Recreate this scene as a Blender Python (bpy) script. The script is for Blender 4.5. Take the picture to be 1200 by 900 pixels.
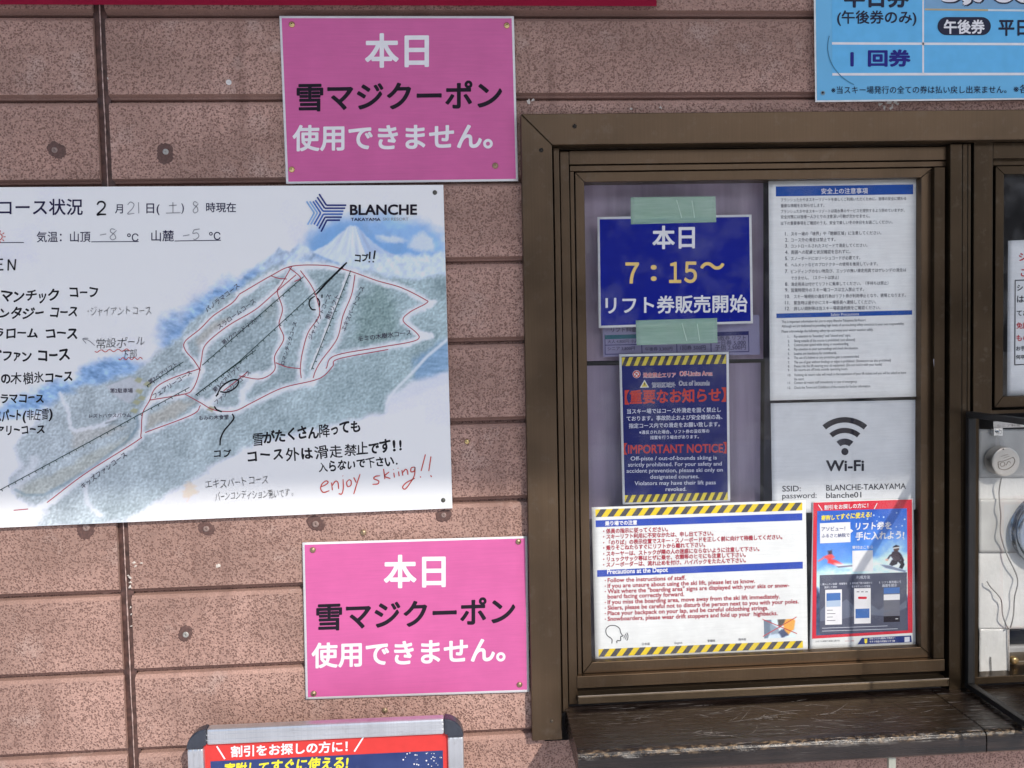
import bpy, bmesh, math, random
import numpy as np
from mathutils import Matrix, Vector

random.seed(7)
rng = np.random.RandomState(7)
S = bpy.context.scene
for o in list(bpy.data.objects):
    bpy.data.objects.remove(o)
COL = S.collection

# ------------------------------------------------------------------ camera, sky, sun, exposure
GROUND = -1.50          # the camera is the origin of height; the ground lies 1.5 m below it
FPX, PITCH, YAW, ROLL, DIST = 907.0, 0.04591824, 0.05780384, -0.02320148, 1.02
FW = Vector((math.sin(YAW) * math.cos(PITCH), math.cos(YAW) * math.cos(PITCH), -math.sin(PITCH)))
_r = Vector((math.cos(YAW), -math.sin(YAW), 0))
_u = _r.cross(FW)
RT = _r * math.cos(ROLL) + _u * math.sin(ROLL)
UP = -_r * math.sin(ROLL) + _u * math.cos(ROLL)
cam_d = bpy.data.cameras.new('camera')
cam_d.sensor_fit = 'HORIZONTAL'
cam_d.sensor_width = 36.0
cam_d.lens = FPX / 1200 * 36
cam_d.clip_start = 0.02
cam_d.clip_end = 3000
cam = bpy.data.objects.new('camera', cam_d)
COL.objects.link(cam)
cam.matrix_world = Matrix(((RT.x, UP.x, -FW.x, 0), (RT.y, UP.y, -FW.y, -DIST), (RT.z, UP.z, -FW.z, 0), (0, 0, 0, 1)))
S.camera = cam

SUN_EL, SUN_AZ = math.radians(35), math.radians(27)     # azimuth from the wall's normal, to the right
to_sun = Vector((math.sin(SUN_AZ) * math.cos(SUN_EL), -math.cos(SUN_AZ) * math.cos(SUN_EL), math.sin(SUN_EL)))
W = bpy.data.worlds.new('World')
S.world = W
W.use_nodes = True
wt = W.node_tree
sky = wt.nodes.new('ShaderNodeTexSky')
sky.sky_type = 'NISHITA'
sky.sun_disc = False
sky.sun_elevation = SUN_EL
sky.sun_rotation = math.atan2(to_sun.x, to_sun.y)
bg = wt.nodes['Background']
bg.inputs['Strength'].default_value = 0.15
wt.links.new(sky.outputs['Color'], bg.inputs['Color'])
sl = bpy.data.lights.new('sun', 'SUN')
sl.energy = 2.3
sl.angle = math.radians(0.6)
sl.color = (1.0, 0.94, 0.86)
sun = bpy.data.objects.new('sun', sl)
COL.objects.link(sun)
sun.rotation_euler = to_sun.to_track_quat('Z', 'Y').to_euler()
sun.location = (2, -4, 4)
vs = S.view_settings
vs.view_transform = 'Standard'
vs.look = 'None'
vs.gamma = 1
vs.use_curve_mapping = False
vs.exposure = 0.46

# ------------------------------------------------------------------ from a point of the photograph to a point on a plane
def U(px, py, y=0.0):
    d = FW + RT * ((px - 600) / FPX) - UP * ((py - 450) / FPX)
    k = (DIST + y) / d.y
    return np.array((d.x * k, y, d.z * k))
_RT, _UP, _FW = np.array(RT), np.array(UP), np.array(FW)
def UA(P, Y):
    P = np.asarray(P, float)
    d = _FW + _RT * ((P[:, :1] - 600) / FPX) - _UP * ((P[:, 1:2] - 450) / FPX)
    Y = np.broadcast_to(np.asarray(Y, float), (len(P),))
    w = d * ((DIST + Y) / d[:, 1])[:, None]
    w[:, 1] -= DIST
    return w

# ------------------------------------------------------------------ materials
def lin(c):
    c = np.asarray(c, float) / 255.0
    return np.where(c <= 0.04045, c / 12.92, ((c + 0.055) / 1.055) ** 2.4)
def alb(c, k=1.0):
    """base colour from an 8 bit colour; k is the light that thing gets"""
    return tuple(np.clip(lin(c) / k, 0.003, 0.86))
MATS = {}
def nodes(name):
    m = bpy.data.materials.new(name)
    m.use_nodes = True
    t = m.node_tree
    return m, t, t.nodes['Principled BSDF']
def N(t, kind, **kw):
    n = t.nodes.new(kind)
    for k, v in kw.items():
        if k.startswith('i_'):
            n.inputs[k[2:].replace('_', ' ')].default_value = v
        else:
            setattr(n, k, v)
    return n
def ramp(t, stops, src):
    r = t.nodes.new('ShaderNodeValToRGB')
    e = r.color_ramp.elements
    while len(e) < len(stops):
        e.new(0.5)
    for i, (p, c) in enumerate(stops):
        e[i].position = p
        e[i].color = (c, c, c, 1) if not hasattr(c, '__len__') else (*c, 1)
    t.links.new(src, r.inputs['Fac'])
    return r.outputs['Color']
def mix(t, fac, a, b, blend='MIX'):
    m = t.nodes.new('ShaderNodeMix')
    m.data_type = 'RGBA'
    m.blend_type = blend
    for i, v in ((0, fac), (6, a), (7, b)):
        if isinstance(v, (int, float)):
            m.inputs[i].default_value = v
        elif hasattr(v, '__len__'):
            m.inputs[i].default_value = (*v[:3], 1)
        else:
            t.links.new(v, m.inputs[i])
    return m.outputs[2]
def coords(t, scale=(1, 1, 1)):
    tc = t.nodes.new('ShaderNodeTexCoord')
    mp = t.nodes.new('ShaderNodeMapping')
    mp.inputs['Scale'].default_value = scale
    t.links.new(tc.outputs['Object'], mp.inputs['Vector'])
    return mp.outputs['Vector']
def noise(t, vec, scale, detail=2, rough=0.5):
    n = t.nodes.new('ShaderNodeTexNoise')
    n.inputs['Scale'].default_value = scale
    n.inputs['Detail'].default_value = detail
    n.inputs['Roughness'].default_value = rough
    t.links.new(vec, n.inputs['Vector'])
    return n.outputs['Fac']
def bump(t, b, h, strength, dist):
    n = t.nodes.new('ShaderNodeBump')
    n.inputs['Strength'].default_value = strength
    n.inputs['Distance'].default_value = dist
    t.links.new(h, n.inputs['Height'])
    t.links.new(n.outputs['Normal'], b.inputs['Normal'])

def plain(name, col, rough=0.5, metal=0.0, var=0.06, scale=40, spec=0.5):
    """a colour with a little uneven tone"""
    if name in MATS:
        return MATS[name]
    m, t, b = nodes(name)
    v = coords(t)
    n = noise(t, v, scale, 3)
    lo = [max(0, c * (1 - var)) for c in col]
    hi = [min(1, c * (1 + var)) for c in col]
    t.links.new(ramp(t, [(0.3, lo), (0.7, hi)], n), b.inputs['Base Color'])
    b.inputs['Roughness'].default_value = rough
    b.inputs['Metallic'].default_value = metal
    b.inputs['Specular IOR Level'].default_value = spec
    MATS[name] = m
    return m
def paper(name, col, rough=0.6, crease=0.25, spec=0.15):
    """printed paper: fine uneven tone and shallow waves"""
    if name in MATS:
        return MATS[name]
    m, t, b = nodes(name)
    v = coords(t)
    n = noise(t, v, 25, 4)
    f = noise(t, coords(t, (25, 60, 420)), 1, 2)
    a = mix(t, 1.0, ramp(t, [(0.3, [c * 0.95 for c in col]), (0.7, [min(.9, c * 1.04) for c in col])], n),
            ramp(t, [(0.3, 0.93), (0.7, 1.0)], f), 'MULTIPLY')
    t.links.new(a, b.inputs['Base Color'])
    b.inputs['Roughness'].default_value = rough
    b.inputs['Specular IOR Level'].default_value = spec
    bump(t, b, noise(t, v, 14, 2), crease, 0.004)
    MATS[name] = m
    return m
def ink(name, col, rough=0.6):
    return plain('ink ' + name, col, rough, 0, 0.05, 60, 0.12)
def vcol_mat(name, rough=0.5):
    if name in MATS:
        return MATS[name]
    m, t, b = nodes(name)
    a = t.nodes.new('ShaderNodeVertexColor')
    a.layer_name = 'print'
    t.links.new(a.outputs['Color'], b.inputs['Base Color'])
    b.inputs['Roughness'].default_value = rough
    b.inputs['Specular IOR Level'].default_value = 0.35
    MATS[name] = m
    return m

def siding():
    m, t, b = nodes('pitted siding')
    v = coords(t)
    vo = N(t, 'ShaderNodeTexVoronoi')
    vo.inputs['Scale'].default_value = 370
    t.links.new(v, vo.inputs['Vector'])
    pits = N(t, 'ShaderNodeMath', operation='ADD')
    t.links.new(vo.outputs['Distance'], pits.inputs[0])
    pv = N(t, 'ShaderNodeMath', operation='MULTIPLY_ADD')
    t.links.new(noise(t, v, 190, 2, 0.6), pv.inputs[0])
    pv.inputs[1].default_value = -0.85
    pv.inputs[2].default_value = 0.43
    t.links.new(pv.outputs[0], pits.inputs[1])
    pits = pits.outputs[0]
    big = noise(t, v, 300, 2, 0.6)
    tone = noise(t, v, 5.5, 4, 0.6)
    patch = noise(t, coords(t, (1, 1, 2.2)), 2.3, 3, 0.6)
    grit = noise(t, v, 620, 2, 0.6)
    base = mix(t, ramp(t, [(0.36, 0), (0.66, 1)], tone), SID_A, SID_B)
    base = mix(t, ramp(t, [(0.38, 0), (0.62, 0.9)], patch), base, SID_C)
    drip = noise(t, coords(t, (26, 1, 1.6)), 1.0, 4, 0.6)
    base = mix(t, mix(t, 1.0, ramp(t, [(0.52, 0), (0.70, 0.55)], drip), ramp(t, [(0.42, 0), (0.58, 1)], noise(t, v, 3.1, 2)), 'MULTIPLY'), base, (0.22, 0.125, 0.10))
    base = mix(t, ramp(t, [(0.58, 0), (0.72, 0.35)], noise(t, v, 17, 4, 0.65)), base, (0.66, 0.52, 0.46))
    base = mix(t, ramp(t, [(0.36, 0.5), (0.60, 0)], grit), base, (0.20, 0.13, 0.11))
    pm = ramp(t, [(0.24, 1), (0.50, 0)], pits)
    pm2 = ramp(t, [(0.28, 0.8), (0.345, 0)], big)
    # only the flat face is pitted: the joints' chamfers were moulded smooth
    sx = t.nodes.new('ShaderNodeSeparateXYZ')
    g = t.nodes.new('ShaderNodeNewGeometry')
    t.links.new(g.outputs['True Normal'], sx.inputs[0])
    face = ramp(t, [(0.0, 0), (0.10, 0), (0.15, 1)], N(t, 'ShaderNodeMath', operation='SUBTRACT').outputs[0])
    sub = face.node.inputs['Fac'].links[0].from_node
    sub.inputs[1].default_value = 0.85
    ab = N(t, 'ShaderNodeMath', operation='ABSOLUTE')
    t.links.new(sx.outputs['Y'], ab.inputs[0])
    t.links.new(ab.outputs[0], sub.inputs[0])
    pitf = mix(t, 1.0, mix(t, 1.0, pm, pm2, 'LIGHTEN'), mix(t, face, (0.22, 0.22, 0.22), (1, 1, 1)), 'MULTIPLY')
    base = mix(t, ramp(t, [(0.35, 0.62), (0.47, 0)], N(t, 'ShaderNodeMath', operation='MULTIPLY_ADD').outputs[0]), base, (0.13, 0.065, 0.05))  # downward-facing chamfers browner: their shade is put into the colour
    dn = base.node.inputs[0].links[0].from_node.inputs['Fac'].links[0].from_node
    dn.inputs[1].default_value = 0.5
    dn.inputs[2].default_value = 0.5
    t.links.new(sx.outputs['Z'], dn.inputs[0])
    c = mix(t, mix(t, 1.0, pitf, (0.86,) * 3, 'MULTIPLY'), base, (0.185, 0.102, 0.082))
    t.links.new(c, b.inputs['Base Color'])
    b.inputs['Roughness'].default_value = 0.8
    b.inputs['Specular IOR Level'].default_value = 0.25
    inv = N(t, 'ShaderNodeInvert')
    t.links.new(pitf, inv.inputs['Color'])
    bump(t, b, inv.outputs[0], 0.6, 0.0016)
    return m

def bronze(name, col, rough=0.35):
    m, t, b = nodes(name)
    v = coords(t)
    n = noise(t, v, 9, 3)
    s = noise(t, coords(t, (700, 60, 3)), 1, 2)
    c = ramp(t, [(0.3, [x * 0.76 for x in col]), (0.7, [x * 1.16 for x in col])], n)
    c = mix(t, 1.0, c, ramp(t, [(0.35, 0.93), (0.65, 1.0)], s), 'MULTIPLY')
    dust = ramp(t, [(0.56, 0), (0.8, 0.30)], noise(t, v, 60, 5, 0.7))
    c = mix(t, dust, c, (0.20, 0.17, 0.14))
    t.links.new(c, b.inputs['Base Color'])
    b.inputs['Metallic'].default_value = 0.8
    b.inputs['Specular IOR Level'].default_value = 0.3
    t.links.new(ramp(t, [(0.3, rough * 0.85), (0.7, rough * 1.25)], n), b.inputs['Roughness'])
    return m

def varnished_wood():
    m, t, b = nodes('worn dark wood')
    v = coords(t)
    g = noise(t, coords(t, (4, 130, 130)), 1.0, 8, 0.68)
    c = ramp(t, [(0.32, (0.004, 0.0026, 0.002)), (0.54, (0.012, 0.007, 0.0055)), (0.72, (0.036, 0.023, 0.018))], g)
    blot = noise(t, v, 9, 4, 0.6)
    c = mix(t, ramp(t, [(0.45, 0), (0.68, 0.55)], blot), c, (0.034, 0.025, 0.022))
    # white scuffs along the grain
    sc = noise(t, coords(t, (22, 420, 420)), 1.0, 5, 0.70)
    sc2 = noise(t, v, 6, 2)
    f = mix(t, 1.0, ramp(t, [(0.60, 0), (0.68, 1)], sc), ramp(t, [(0.44, 0), (0.60, 1)], sc2), 'MULTIPLY')
    gn = t.nodes.new('ShaderNodeNewGeometry')
    sn = t.nodes.new('ShaderNodeSeparateXYZ')
    t.links.new(gn.outputs['True Normal'], sn.inputs[0])
    f = mix(t, 1.0, f, mix(t, ramp(t, [(0.5, 0), (0.8, 1)], sn.outputs['Z']), (0.12,) * 3, (1, 1, 1)), 'MULTIPLY')
    c = mix(t, mix(t, 1.0, f, (0.8,) * 3, 'MULTIPLY'), c, (0.42, 0.39, 0.37))
    # bare wood where the front edge is rubbed through
    tc = t.nodes.new('ShaderNodeTexCoord')
    sp = t.nodes.new('ShaderNodeSeparateXYZ')
    t.links.new(tc.outputs['Object'], sp.inputs[0])
    e = ramp(t, [(0.0, 1), (1.0, 0)], N(t, 'ShaderNodeMapRange', ).outputs[0])
    mr = e.node.inputs['Fac'].links[0].from_node
    mr.inputs['From Min'].default_value = SILL_EDGE_LOCAL + 0.002
    mr.inputs['From Max'].default_value = SILL_EDGE_LOCAL + 0.0075
    t.links.new(sp.outputs['Y'], mr.inputs['Value'])
    top = N(t, 'ShaderNodeMapRange')
    top.inputs['From Min'].default_value = 0.003
    top.inputs['From Max'].default_value = 0.011
    t.links.new(sp.outputs['Z'], top.inputs['Value'])
    wear = mix(t, 1.0, mix(t, 1.0, e, top.outputs[0], 'MULTIPLY'), ramp(t, [(0.50, 0), (0.60, 1)], noise(t, coords(t, (120, 260, 260)), 1, 6, 0.75)), 'MULTIPLY')
    c = mix(t, mix(t, 1.0, wear, (0.85,) * 3, 'MULTIPLY'), c, (0.40, 0.27, 0.15))
    t.links.new(c, b.inputs['Base Color'])
    t.links.new(ramp(t, [(0.35, 0.16), (0.7, 0.42)], g), b.inputs['Roughness'])
    bump(t, b, g, 0.7, 0.0016)
    return m

def clear(name, tint=(0.97, 0.985, 0.98), rough=0.0, dust=0.0, ior=1.36):
    """a clear sheet: see-through, mirror-like at a slant, a little dust"""
    m, t, b = nodes(name)
    t.nodes.remove(b)
    out = t.nodes['Material Output']
    tr = N(t, 'ShaderNodeBsdfTransparent')
    tr.inputs['Color'].default_value = (*tint, 1)
    gl = N(t, 'ShaderNodeBsdfGlossy')
    gl.inputs['Roughness'].default_value = rough
    fr = N(t, 'ShaderNodeFresnel')
    fr.inputs['IOR'].default_value = ior
    a = N(t, 'ShaderNodeMixShader')
    g = N(t, 'ShaderNodeNewGeometry')
    fm = N(t, 'ShaderNodeMath', operation='SUBTRACT', use_clamp=True)       # a thin sheet mirrors at the face turned to you
    t.links.new(fr.outputs[0], fm.inputs[0])
    t.links.new(g.outputs['Backfacing'], fm.inputs[1])
    t.links.new(fm.outputs[0], a.inputs[0])
    t.links.new(tr.outputs[0], a.inputs[1])
    t.links.new(gl.outputs[0], a.inputs[2])
    last = a
    if dust:
        df = N(t, 'ShaderNodeBsdfDiffuse')
        df.inputs['Color'].default_value = (0.75, 0.75, 0.76, 1)
        d = N(t, 'ShaderNodeMixShader')
        n = noise(t, coords(t), 18, 5, 0.65)
        t.links.new(ramp(t, [(0.48, 0), (0.72, dust)], n), d.inputs[0])
        t.links.new(a.outputs[0], d.inputs[1])
        t.links.new(df.outputs[0], d.inputs[2])
        last = d
    t.links.new(last.outputs[0], out.inputs['Surface'])
    return m

# ------------------------------------------------------------------ objects
WL = {}                                            # world place of each object's own origin
def link(name, me, wloc, mat=None, parent=None):
    o = bpy.data.objects.new(name, me)
    COL.objects.link(o)
    wloc = np.asarray(wloc, float)
    WL[o.name] = wloc
    if parent is not None:
        o.parent = parent
        o.location = wloc - WL[parent.name]
    else:
        o.location = wloc
    if mat is not None and me is not None:
        for m in (mat if isinstance(mat, (list, tuple)) else [mat]):
            me.materials.append(m)
    return o
def obj(name, verts, faces, mat, parent=None, smooth=False, origin=None, mi=None, bevel=0):
    V = np.asarray(verts, float)
    c = (V.min(0) + V.max(0)) / 2 if origin is None else np.asarray(origin, float)
    me = bpy.data.meshes.new(name)
    me.from_pydata((V - c).tolist(), [], [tuple(int(i) for i in f) for f in faces])
    if mi is not None:
        me.polygons.foreach_set('material_index', mi)
    if smooth:
        me.polygons.foreach_set('use_smooth', [True] * len(me.polygons))
    me.update()
    o = link(name, me, c, mat, parent)
    if bevel:
        md = o.modifiers.new('soft edges', 'BEVEL')
        md.width = bevel
        md.segments = 2
        md.limit_method = 'ANGLE'
        md.angle_limit = math.radians(40)
    return o
def tag(o, label, cat, group=None, kind=None):
    if label:
        o['label'] = label
    if cat:
        o['category'] = cat
    if group:
        o['group'] = group
    if kind:
        o['kind'] = kind
    return o
def empty(name, loc, label, cat, group=None):
    return tag(link(name, None, loc), label, cat, group)

class Mesh:
    """collects shapes for one mesh"""
    def __init__(self):
        self.v, self.f, self.mi = [], [], []
    def add(self, v, f, mi=0):
        k = len(self.v)
        self.v += [tuple(p) for p in v]
        self.f += [tuple(i + k for i in q) for q in f]
        self.mi += [mi] * len(f)
    def hexa(self, a, b, mi=0):
        """front quad a (TL,TR,BR,BL) to back quad b"""
        self.add(list(a) + list(b), [(3, 2, 1, 0), (4, 5, 6, 7), (0, 1, 5, 4), (1, 2, 6, 5), (2, 3, 7, 6), (3, 0, 4, 7)], mi)
    def box(self, lo, hi, mi=0):
        (x0, y0, z0), (x1, y1, z1) = lo, hi
        self.hexa([(x0, y0, z1), (x1, y0, z1), (x1, y0, z0), (x0, y0, z0)], [(x0, y1, z1), (x1, y1, z1), (x1, y1, z0), (x0, y1, z0)], mi)
    def tube(self, pts, r, n=8, mi=0, taper=None):
        P = np.asarray(pts, float)
        rings = []
        for i in range(len(P)):
            d = P[min(i + 1, len(P) - 1)] - P[max(i - 1, 0)]
            d /= max(np.linalg.norm(d), 1e-9)
            a = np.cross(d, (0.31, 0.9, 0.2))
            a /= np.linalg.norm(a)
            b = np.cross(d, a)
            rr = r if taper is None else r * taper[i]
            rings.append([P[i] + rr * (a * math.cos(2 * math.pi * k / n) + b * math.sin(2 * math.pi * k / n)) for k in range(n)])
        v = [p for q in rings for p in q]
        f = [(i * n + k, i * n + (k + 1) % n, (i + 1) * n + (k + 1) % n, (i + 1) * n + k) for i in range(len(P) - 1) for k in range(n)]
        f += [tuple(range(n))[::-1], tuple((len(P) - 1) * n + k for k in range(n))]
        self.add(v, f, mi)
    def lathe(self, prof, c, n=24, mi=0):
        """prof: (radius, y) about an axis along -y through c"""
        v, f = [], []
        for r, y in prof:
            for k in range(n):
                a = 2 * math.pi * k / n
                v.append((c[0] + r * math.cos(a), c[1] + y, c[2] + r * math.sin(a)))
        for i in range(len(prof) - 1):
            for k in range(n):
                f.append((i * n + k, i * n + (k + 1) % n, (i + 1) * n + (k + 1) % n, (i + 1) * n + k))
        f.append(tuple(range(n)))
        f.append(tuple((len(prof) - 1) * n + k for k in range(n))[::-1])
        self.add(v, f, mi)
    def build(self, name, mat, parent=None, smooth=False, origin=None, bevel=0):
        return obj(name, self.v, self.f, mat, parent, smooth, origin, self.mi, bevel)

# ------------------------------------------------------------------ sheets and what is printed on them
class Sheet:
    """a sheet of paper or board; corners TL, TR, BR, BL as read off the photograph, put on the plane it hangs in"""
    def __init__(self, name, c, y, mat, label, cat, thick=0.0004, wave=0.0, seed=0, group=None, n=24, parent=None):
        self.c, self.y, self.wave, self.seed = np.asarray(c, float), y, wave, seed
        self.ph = np.random.RandomState(seed + 3).uniform(0, 6.28, 6)
        nn = n if wave else 1
        u, v = np.meshgrid(np.linspace(0, 1, nn + 1), np.linspace(0, 1, nn + 1))
        P = self.uv(u.ravel(), v.ravel())
        front = UA(P, self.depth(P))
        back = UA(P, y + thick + 0 * P[:, 0])
        k = nn + 1
        f = []
        for j in range(nn):
            for i in range(nn):
                a = j * k + i
                f.append((a + k, a + k + 1, a + 1, a))
        M = k * k
        f += [tuple(M + i for i in q[::-1]) for q in f]
        ring = [i for i in range(k)] + [j * k + nn for j in range(1, k)] + [nn * k + i for i in range(nn - 1, -1, -1)] + [j * k for j in range(nn - 1, 0, -1)]
        for a, b2 in zip(ring, ring[1:] + ring[:1]):
            f.append((a, b2, M + b2, M + a))
        self.o = obj(name, np.vstack([front, back]), f, mat, parent, smooth=False)
        if wave:
            fl = np.zeros(len(f), bool)
            fl[:nn * nn] = True
            self.o.data.polygons.foreach_set('use_smooth', fl)
        if label:
            tag(self.o, label, cat, group)
        self.lift = 0.0002
        self.pool = {}
    def uv(self, u, v):
        c = self.c
        u = np.asarray(u)[:, None]
        v = np.asarray(v)[:, None]
        return c[0] * (1 - u) * (1 - v) + c[1] * u * (1 - v) + c[2] * u * v + c[3] * (1 - u) * v
    def depth(self, P):
        if not self.wave:
            return self.y + 0 * P[:, 0]
        p = self.ph
        lo, hi = self.c.min(0), self.c.max(0)
        a = (P[:, 0] - lo[0]) / (hi[0] - lo[0]) * 6.28
        b = (P[:, 1] - lo[1]) / (hi[1] - lo[1]) * 6.28
        w = np.sin(a * 0.8 + p[0] + b * 0.3) + 0.7 * np.sin(b * 1.1 + p[1]) + 0.5 * np.sin(a * 1.7 - b * 0.9 + p[2]) + 0.35 * np.sin(b * 2.3 + a * 0.5 + p[3])
        return self.y - self.wave * (0.5 + w / 5.1)
    def put(self, P2, faces, mat, name='lettering', lift=1, uid=0):
        key = (name, mat.name, uid)
        m = self.pool.setdefault(key, [[], [], mat, []])
        k = sum(len(a) for a in m[0])
        m[0].append(np.asarray(P2, float))
        m[3].append(np.full(len(P2), lift, float))
        m[1] += [tuple(i + k for i in f) for f in faces]
    def new(self):
        self.n = getattr(self, 'n', 0) + 1
        return self.n
    def flush(self):
        for (name, _, uid), (vs_, fs, mat, lf) in self.pool.items():
            P = np.vstack(vs_)
            obj(name, UA(P, self.depth(P) - self.lift * np.concatenate(lf)), fs, mat, self.o)
        self.pool = {}
    # --- shapes
    def quad(self, c, mat, name='printed_band', lift=1, n=12, uid=None):
        c = np.asarray(c, float)
        u, v = np.meshgrid(np.linspace(0, 1, n + 1), np.linspace(0, 1, n + 1))
        u = u.ravel()[:, None]
        v = v.ravel()[:, None]
        P = c[0] * (1 - u) * (1 - v) + c[1] * u * (1 - v) + c[2] * u * v + c[3] * (1 - u) * v
        k = n + 1
        self.put(P, [(j * k + i + k, j * k + i + k + 1, j * k + i + 1, j * k + i) for j in range(n) for i in range(n)], mat, name, lift, self.new() if uid is None else uid)
    def inset(self, d, mat, name='printed_ground', lift=1):
        c = self.c
        ctr = c.mean(0)
        dx = np.array([[d, d], [-d, d], [-d, -d], [d, -d]])
        self.quad(c + dx, mat, name, lift, 24)
    def poly(self, pts, mat, name='printed_shape', lift=1, uid=None):
        self.put(pts, [tuple(range(len(pts)))[::-1]], mat, name, lift, self.new() if uid is None else uid)
    def line(self, pts, w, mat, name='printed_line', lift=1, taper=None, uid=None):
        P = np.asarray(pts, float)
        n = len(P)
        d = np.gradient(P, axis=0) if n > 2 else np.repeat(P[1:] - P[:1], 2, 0)
        d /= np.maximum(np.linalg.norm(d, axis=1), 1e-9)[:, None]
        nn = np.stack([-d[:, 1], d[:, 0]], 1) * (w / 2)
        if taper is not None:
            nn = nn * np.asarray(taper)[:, None]
        self.put(np.vstack([P + nn, P - nn]), [(i, i + 1, n + i + 1, n + i) for i in range(n - 1)], mat, name, lift, self.new() if uid is None else uid)
    def disc(self, c, r, mat, name='printed_shape', lift=1, n=20, uid=None):
        a = np.linspace(0, 2 * math.pi, n, endpoint=False)
        self.poly(np.stack([c[0] + r * np.cos(a), c[1] + r * np.sin(a)], 1), mat, name, lift, uid)
    def ringarc(self, c, r0, r1, a0, a1, mat, name='printed_shape', lift=1, n=24, uid=None):
        a = np.radians(np.linspace(a0, a1, n))
        o_ = np.stack([c[0] + r1 * np.cos(a), c[1] + r1 * np.sin(a)], 1)
        i_ = np.stack([c[0] + r0 * np.cos(a), c[1] + r0 * np.sin(a)], 1)
        self.put(np.vstack([o_, i_]), [(k, k + 1, n + k + 1, n + k) for k in range(n - 1)], mat, name, lift, self.new() if uid is None else uid)
    def stripes(self, c, ca, cb, n, name='hazard_stripes', lean=0.9, lift=1):
        """slanting stripes inside a band"""
        c = np.asarray(c, float)
        uid = self.new()
        self.quad(c, cb, name.replace('stripes', 'stripe_band'), lift, 6)
        for i in range(-1, n):
            a0, a1 = (i + 0.0) / n, (i + 0.5) / n
            k = lean / n
            pts = []
            for u, v in ((a0 + k * 0.5, 0), (a1 + k * 0.5, 0), (a1 - k * 0.05, 1), (a0 - k * 0.05, 1)):
                u = min(1, max(0, u))
                pts.append(c[0] * (1 - u) * (1 - v) + c[1] * u * (1 - v) + c[2] * u * v + c[3] * (1 - u) * v)
            if np.linalg.norm(pts[0] - pts[1]) + np.linalg.norm(pts[2] - pts[3]) > 0.5:
                self.poly(pts, ca, name.replace('stripes', 'stripe'), lift + 1, uid)
    # --- writing
    def text(self, s, x0, x1, yb, mat, slope=0.0, asp=1.0, bold=0.0, shear=0.0, lift=1, res=3, h=None, name='lettering', fit=True):
        V, F = glyphs(s, 0.0, res)
        if V is None:
            return
        mn, mx = V[:, 0].min() - bold, V[:, 0].max() + bold
        k = (x1 - x0) / (mx - mn) if fit else h
        ky = k * asp if h is None else h
        dy = 0.08 if any(ord(ch) > 0x2E80 for ch in s) else 0.0
        self.heavy(V, F, bold, lambda Q: np.stack([x0 + (Q[:, 0] - mn) * k + (Q[:, 1] + dy) * ky * shear, yb - (Q[:, 1] + dy) * ky + (Q[:, 0] - mn) * k * slope], 1), mat, name, lift, ky)
    def heavy(self, V, F, bold, to_px, mat, name, lift, size, uid=None):
        """set letters; heavier ones are set several times a hair apart"""
        uid = self.new() if uid is None else uid
        if bold <= 0:
            self.put(to_px(V), F, mat, name, lift, uid)
            return
        n = 8 if bold * size > 0.45 else 4
        for i in range(n):
            a = math.pi * 2 * (i + 0.5) / n
            self.put(to_px(V + np.array((math.cos(a), math.sin(a))) * bold * (1.0 if n > 4 else 1.25)), F, mat, name, lift + 0.05 * i, uid)
        self.put(to_px(V), F, mat, name, lift + 0.05 * n, uid)
    def run(self, s, p0, p1, mat, asp=1.0, bold=0.0, lift=1, res=2, name='lettering'):
        """writing along a slanting line from p0 to p1"""
        V, F = glyphs(s, 0.0, res)
        p0, p1 = np.asarray(p0, float), np.asarray(p1, float)
        d = p1 - p0
        L = np.linalg.norm(d)
        d /= L
        up = np.array([d[1], -d[0]])
        mn, mx = V[:, 0].min(), V[:, 0].max()
        k = L / (mx - mn)
        self.heavy(V, F, bold, lambda Q: p0 + ((Q[:, 0] - mn) * k)[:, None] * d + (Q[:, 1] * k * asp)[:, None] * up, mat, name, lift, k)
    def hand(self, s, x0, x1, yb, h, mat, slope=0.0, bold=0.0, jit=1.0, lift=1):
        """writing by hand: every character set down a little differently"""
        uid = self.new()
        wts = [0.55 if ch in '!！・.()（）-1' else (0.8 if ch in 'っッァャュー' else 1.0) for ch in s]
        tot = sum(wts)
        x = x0
        R = random.Random(s + str(x0))
        for ch, w in zip(s, wts):
            cw = (x1 - x0) * w / tot
            if ch == ' ':
                x += cw
                continue
            V, F = glyphs(ch, 0.0, 3)
            ctr = np.array([(V[:, 0].min() + V[:, 0].max()) / 2, 0.38])
            Q = V - ctr
            a = math.radians(R.uniform(-7, 7) * jit) - math.atan(slope)
            k = h * R.uniform(0.90, 1.10)
            kx = (k if ch in '()（）!.' else min(k, cw * 1.06)) * R.uniform(0.92, 1.05)
            sh = R.uniform(-0.05, 0.16) * jit
            ph = R.uniform(0, 6)
            cx = x + cw / 2
            cy = yb + (cx - x0) * slope - 0.42 * h + R.uniform(-0.06, 0.06) * h * jit
            def to_px(Q):
                X = Q[:, 0] * kx + Q[:, 1] * k * sh
                Y = Q[:, 1] * k + np.sin(Q[:, 0] * 5 + ph) * 0.025 * k
                return np.stack([cx + X * math.cos(a) - Y * math.sin(a), cy - Y * math.cos(a) - X * math.sin(a)], 1)
            self.heavy(Q, F, max(0, bold) * (0.4 if ord(ch) >= 0x4E00 else 1.0), to_px, mat, 'handwriting', lift, k, uid)
            x += cw
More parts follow.
